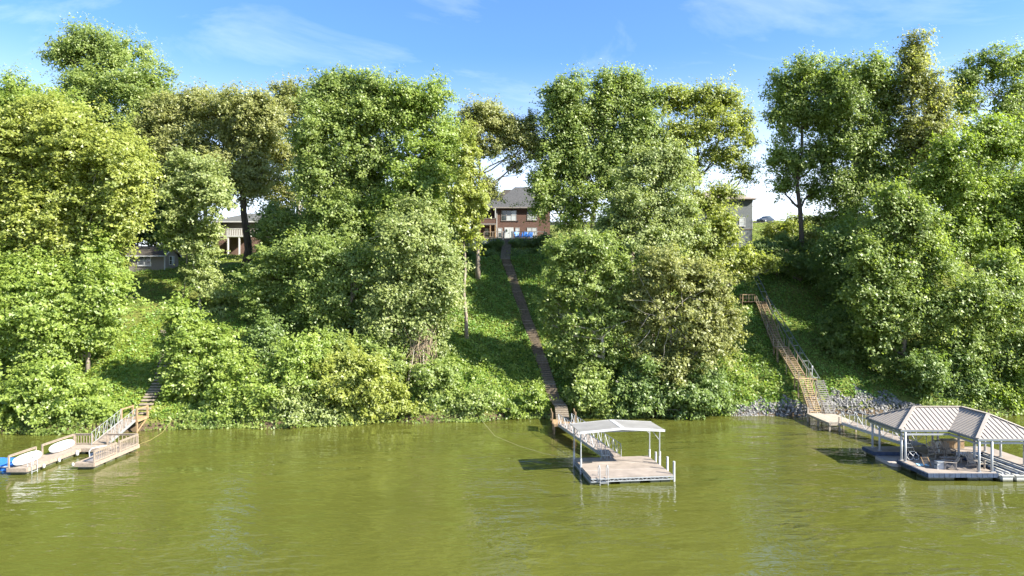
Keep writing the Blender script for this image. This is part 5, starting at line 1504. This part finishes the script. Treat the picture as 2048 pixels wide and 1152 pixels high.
# terrace
ter = thing('terrace', 'raised terrace with pale wooden railing along the brick house', 'terrace', (hx(1025), 109.5, PAT - 1.5))
for a, b, nm in ((940, 1004, 'slab'), (1026, 1100, 'slab')):
    MB().box(hx(a), hx(b), 108.6, 111.95, PAT - .2, PAT - .03).build(nm, M_CONC_GREY, ter)
    MB().box(hx(a), hx(b), 108.65, 108.8, PAT - 2.4, PAT - .202).build('skirt_wall', mat('blue_grey_skirt', (.12, .15, .18), .8, .2, 3), ter)
MB().box(hx(1004) + .002, hx(1026) - .002, 108.9, 111.94, PAT - .25, PAT - .04).build('slab', M_CONC_GREY, ter)
def terrace_rail(a, b, n, mt):
    x0, x1 = (a - CX) * 108.7 / F, (b - CX) * 108.7 / F
    for z in (PAT + .95, PAT + .12):
        MB().bar((x0, 108.7, z), (x1, 108.7, z), .07, .09).build('rail', mt, ter)
    for i in range(n + 1):
        x = lerp(x0, x1, i / n)
        MB().box(x - .06, x + .06, 108.64, 108.76, PAT - .03, PAT + .9).build('rail_post', mt, ter)
terrace_rail(968, 1003.5, 2, M_WOOD)
terrace_rail(1026, 1090, 3, M_TRIM)
for px in (1006.5, 1023.8):
    x = (px - CX) * 108.3 / F
    MB().box(x - .09, x + .09, 108.2, 108.38, PAT - 1.0, PAT + 1.0).build('newel_post', M_TRIM, ter)
def blue_chair(lbl, x, y, rz): return adirondack(lbl, (x, y, PAT - .03), rz, M_BLUE, 1.25, 'blue terrace chairs')
blue_chair('bright blue slatted terrace chair beside the white door of the brick house', (1037 - CX) * 110.2 / F, 110.2, .5)
blue_chair('bright blue slatted terrace chair standing between two others', (1049 - CX) * 110.2 / F, 110.2, -.1)
blue_chair('bright blue slatted terrace chair beside the large dark evergreen bush', (1058 - CX) * 110.2 / F, 110.2, -.4)
# stone steps from the bank top to the terrace
ss = thing('stone_steps', 'dark stone steps from the slope top up to the brick house terrace', 'steps', (-.9, 100.3, 18.3))
s0 = origin_of(ss); nst = 17
stm = mesh_box('tread', 1.45, .56, .19, mat('dark_stone', (.16, .145, .13), .9, .35, 5, bump=.3))
for i in range(nst):
    t = i / (nst - 1); y = lerp(100.4, 108.6, t)
    x = lerp((1011 - CX) * 100.4 / F, (1014 - CX) * 108.6 / F, t)
    z = lerp(tz(x, 100.4) + .05, PAT - .25, t)
    link('tread', stm, ss, (x - s0.x, y - s0.y, z - s0.z))
    MB().box(x - .6, x + .6, y - .2, y + .27, z - .6, z - .096).build('block', M_WOOD_DARK, ss)

# --- grey shed
M_SID_TAUPE = siding('taupe_shingle_siding', (.2, .175, .15))
SH = 98.0
def sx(px, d=SH): return (px - CX) * d / F
def szz(py, d=SH): return ZC - (py - HY) * d / F
sd_ = thing('garden_shed', 'small taupe shingled shed with white trim on the slope top', 'shed', (sx(300), SH, szz(540)))
a, b = sx(258), sx(329.5); z0, ze = szz(541), szz(509)
MB().box(a, b, SH, SH + 4.0, z0 - .02, ze).build('wall', M_SID_TAUPE, sd_)
MB().box(a - .02, b + .02, SH - .03, SH + 4.03, z0 - 2.2, z0 - .025).build('foundation', mat('shed_block', (.2, .19, .17), .9, .2, 3), sd_)
ym = SH + 2.0; zr = ze + 1.35
g = MB(); g.add([(b, SH, ze), (b, SH + 4, ze), (b, ym, zr - .1), (b - .12, SH, ze), (b - .12, SH + 4, ze), (b - .12, ym, zr - .1)], [(0, 1, 2), (5, 4, 3), (0, 2, 5, 3), (1, 4, 5, 2), (0, 3, 4, 1)]); g.build('gable', M_SID_TAUPE, sd_)
r = MB()
r.sheet([(a - .3, SH - .4, ze - .15), (b + .3, SH - .4, ze - .15), (b + .3, ym, zr), (a - .3, ym, zr)], .08)
r.sheet([(b + .3, SH + 4.4, ze - .15), (a - .3, SH + 4.4, ze - .15), (a - .3, ym, zr), (b + .3, ym, zr)], .08)
r.build('roof', M_SHINGLE_BR, sd_)
MB().bar((b + .33, SH - .42, ze - .2), (b + .33, ym, zr - .04), .04, .16).build('barge_board', M_TRIM, sd_)
MB().bar((b + .33, SH + 4.42, ze - .2), (b + .33, ym, zr - .04), .04, .16).build('barge_board', M_TRIM, sd_)
MB().box(a - .3, b + .3, SH - .46, SH - .405, ze - .32, ze - .16).build('eave_board', M_TRIM, sd_)
MB().box(b - .1, b + .03, SH - .03, SH - .003, z0, ze).build('corner_board', M_TRIM, sd_)
MB().box(b + .003, b + .03, SH - .03, SH + .12, z0, ze).build('corner_board', M_TRIM, sd_)
window(sd_, sx(276.5), sx(301), szz(530), szz(511.5), SH, 2, 2, M_GLASS, M_TRIM, t=.09)
gw = MB().box(b + .004, b + .06, SH + 1.2, SH + 2.7, ze - 1.45, ze - .12).build('window', M_TRIM, sd_)
for y0_, y1_ in ((SH + 1.3, SH + 1.9), (SH + 2.0, SH + 2.6)):
    for q0, q1 in ((ze - 1.37, ze - .82), (ze - .76, ze - .2)):
        MB().box(b + .061, b + .07, y0_, y1_, q0, q1).build('pane', M_GLASS if y0_ < SH + 1.5 else M_BLIND, gw)

# --- grey house behind the oaks
GD = 118.0
M_SID_GREY = siding('grey_brown_siding', (.16,.14,.122))
gh = thing('grey_house', 'grey-brown two-storey house with white balcony behind the oaks', 'house', (sx(520, GD), GD, szz(510, GD)))
a, b = sx(425, GD), sx(640, GD); ze = szz(444, GD); zm = szz(472, GD); zb = szz(512, GD)
MB().box(a, b, GD, GD + 9, zm, ze).build('wall', M_SID_GREY, gh)
MB().box(a + .05, b - .05, GD + .05, GD + 8.9, zb - 1.5, zm - .003).build('basement_wall', mat('dark_brick_wall', (.12, .075, .06), .9, .3, 5), gh)
hip_roof(gh, a, b, GD, GD + 9, ze + .1, szz(428, GD) + .6, mat('pale_grey_shingle', (.08, .083, .08), .9, .25, 6), .5)
MB().box(a - .5, b + .5, GD - .56, GD - .51, ze - .1, ze + .1).build('gutter', M_TRIM, gh)
MB().box(a, b, GD - .03, GD - .004, zm - .12, zm + .06).build('band_board', M_TRIM, gh)
window(gh, sx(437.5, GD), sx(447, GD), szz(464, GD), szz(449, GD), GD, 1, 2, M_GLASS, M_TRIM, t=.1)
for px in (515, 560, 600):
    window(gh, sx(px, GD), sx(px + 12, GD), szz(464, GD), szz(449, GD), GD, 1, 2, M_GLASS, M_TRIM, t=.1)
bal = MB().box(sx(464, GD), sx(500, GD), GD - 2.2, GD - .06, szz(475.5, GD), szz(472.5, GD)).build('balcony', M_TRIM, gh)
for i in range(11):
    x = lerp(sx(464.5, GD), sx(499.5, GD), i / 10)
    MB().box(x - .05, x + .05, GD - 2.2, GD - 2.1, szz(472.4, GD), szz(460.5, GD)).build('baluster', M_TRIM, bal)
MB().box(sx(464, GD), sx(500, GD), GD - 2.22, GD - 2.08, szz(460.4, GD), szz(459, GD)).build('balcony_rail', M_TRIM, bal)
for px in (466, 488):
    MB().box(sx(px, GD) - .11, sx(px, GD) + .11, GD - 2.15, GD - 1.93, szz(512, GD) - .5, szz(475.6, GD)).build('porch_post', M_TRIM, gh)

# --- blue-grey house near the car
BD = 110.0
M_SID_BLUE = siding('blue_grey_siding', (.115,.132,.145))
bg_ = thing('blue_grey_house', 'tall blue-grey sided house standing beside the grassy crest', 'house', (sx(1450, BD), BD, szz(478, BD)))
a, b = sx(1385, BD), sx(1508, BD); ze = szz(399, BD); zf = szz(458, BD); zb = szz(478, BD) - 1.5
MB().box(a, b - .3, BD, BD + 8.5, zf, ze).build('wall', M_SID_BLUE, bg_)
MB().box(b - .298, b - .2, BD - .01, BD + 8.5, zf, ze - .003).build('corner_board', M_TRIM, bg_)
MB().box(a, b - .25, BD + .06, BD + 8.4, zb, zf - .003).build('foundation', mat('pale_block', (.12,.135,.145), .9, .2, 3), bg_)
MB().box(a, b - .2, BD - .03, BD - .004, zf - .06, zf + .06).build('band_board', M_TRIM_DK, bg_)
hip_roof(bg_, a, b - .3, BD, BD + 8.5, ze + .1, szz(372, BD), mat('taupe_shingle', (.22, .19, .17), .9, .3, 6), .6)
window(bg_, sx(1479.5, BD), sx(1489, BD), szz(451, BD), szz(436, BD), BD, 1, 2, M_BLIND, M_TRIM, t=.09)
window(bg_, sx(1436, BD), sx(1450, BD), szz(451, BD), szz(436, BD), BD, 2, 2, M_BLIND, M_TRIM, t=.09)

# --- grey house glimpsed behind the row's end
ED = 116.0
eh = thing('far_house', 'grey house corner glimpsed behind the large sunlit tree', 'house', (sx(2060, ED), ED, szz(480, ED)))
a, b = sx(2030, ED), sx(2120, ED)
MB().box(a, b, ED, ED + 8, szz(480, ED) - 1, szz(425, ED)).build('wall', M_SID_TAUPE, eh)
hip_roof(eh, a, b, ED, ED + 8, szz(424, ED), szz(405, ED), M_SHINGLE, .5)
window(eh, sx(2036, ED), sx(2044, ED), szz(455, ED), szz(443, ED), ED, 1, 2, M_GLASS, M_TRIM, t=.1)

# --- parked car on the crest (three-quarter front view)
cx_, cy_ = (1531 - CX) * 163.0 / F, 163.0
czr = ZC + (576 - 446) * 163.0 / F
road = MB().box(cx_ - 60, cx_ + 60, cy_ - 3.2, cy_ + 4, czr - .9, czr - .02).build('road', mat('asphalt', (.06, .06, .06), .9, .2, 2))
tag(road, 'dark asphalt road edge along the grassy crest', kind='structure')
car = thing('parked_car', 'dark grey car parked on the road at the grassy crest', 'car', (cx_, cy_, czr))
car.rotation_euler = (0, 0, math.radians(-52)); car.scale = (1.12, 1.12, 1.12)
M_CAR = mat('dark_grey_paint', (.035, .042, .05), .25, .1, 1, metal=.5, spec=.6)
M_CARGLASS = M_GLASS
def cpart(name, m, mt, par=None):
    me = bpy.data.meshes.new(name); me.from_pydata(m.v, [], m.f); me.materials.append(mt)
    return link(name, me, par or car)
def loft(secs):
    """cross-sections (y, half-width, z0, z1) joined into one shell, front at -y"""
    m = MB(); vs = []; fs = []
    for (y, hw, z0_, z1_) in secs:
        vs += [(-hw, y, z0_), (-hw * 1.02, y, (z0_ + z1_) / 2), (-hw * .92, y, z1_), (hw * .92, y, z1_), (hw * 1.02, y, (z0_ + z1_) / 2), (hw, y, z0_)]
    for i in range(len(secs) - 1):
        for k in range(6):
            k2 = (k + 1) % 6
            fs.append((i * 6 + k, (i + 1) * 6 + k, (i + 1) * 6 + k2, i * 6 + k2))
    fs.append(tuple(range(6))); fs.append(tuple((len(secs) - 1) * 6 + k for k in range(5, -1, -1)))
    return m.add(vs, fs)
cpart('body', loft([(-2.25, .72, .32, .62), (-2.1, .82, .24, .74), (-1.2, .89, .22, .90), (-.7, .9, .22, .96), (1.0, .9, .22, .98), (1.9, .88, .24, .98), (2.2, .8, .34, .86)]), M_CAR)
cpart('cabin', loft([(-.85, .76, .94, .96), (-.15, .70, .95, 1.38), (.9, .70, .95, 1.42), (1.75, .72, .95, 1.0)]), M_CARGLASS)
cpart('roof', loft([(-.2, .66, 1.385, 1.43), (.3, .67, 1.40, 1.47), (1.0, .66, 1.40, 1.45)]), M_CAR)
for x in (-.8, .8):
    for y in (-1.38, 1.38):
        wh = cpart('wheel', MB().tube([(x - .11, y, .33), (x + .11, y, .33)], .33, 14), M_BLACK)
        cpart('rim', MB().tube([(x - .12, y, .33), (x + .12, y, .33)], .20, 12), M_ALU, wh)
    cpart('headlight', MB().box(x * .72 - .16, x * .72 + .16, -2.26, -2.1, .58, .70), M_WHITE)
    cpart('mirror', MB().box(x * 1.16 - .1, x * 1.16 + .1, -.62, -.48, .98, 1.1), M_CAR)
cpart('grille', MB().box(-.42, .42, -2.27, -2.2, .38, .56), M_BLACK)
cpart('number_plate', MB().box(-.2, .2, -2.285, -2.272, .42, .52), M_WHITE)

# power line across the gap beyond the house
pl = thing('power_line', 'thin power line crossing the sky gap above the parked car', 'cable', (45, 168, 28))
MB().tube([P(1440, 411, 172), P(1500, 413, 170), P(1560, 413, 170), P(1640, 411, 172)], .05, 5).build('wire', M_BLACK, pl)
for px in (1440, 1640):
    q = P(px, 409, 172)
    MB().tube([(q.x, q.y, tz(q.x, q.y) - .5), (q.x, q.y, q.z + .6)], .14, 7).build('pole', M_WOOD_DARK, pl)
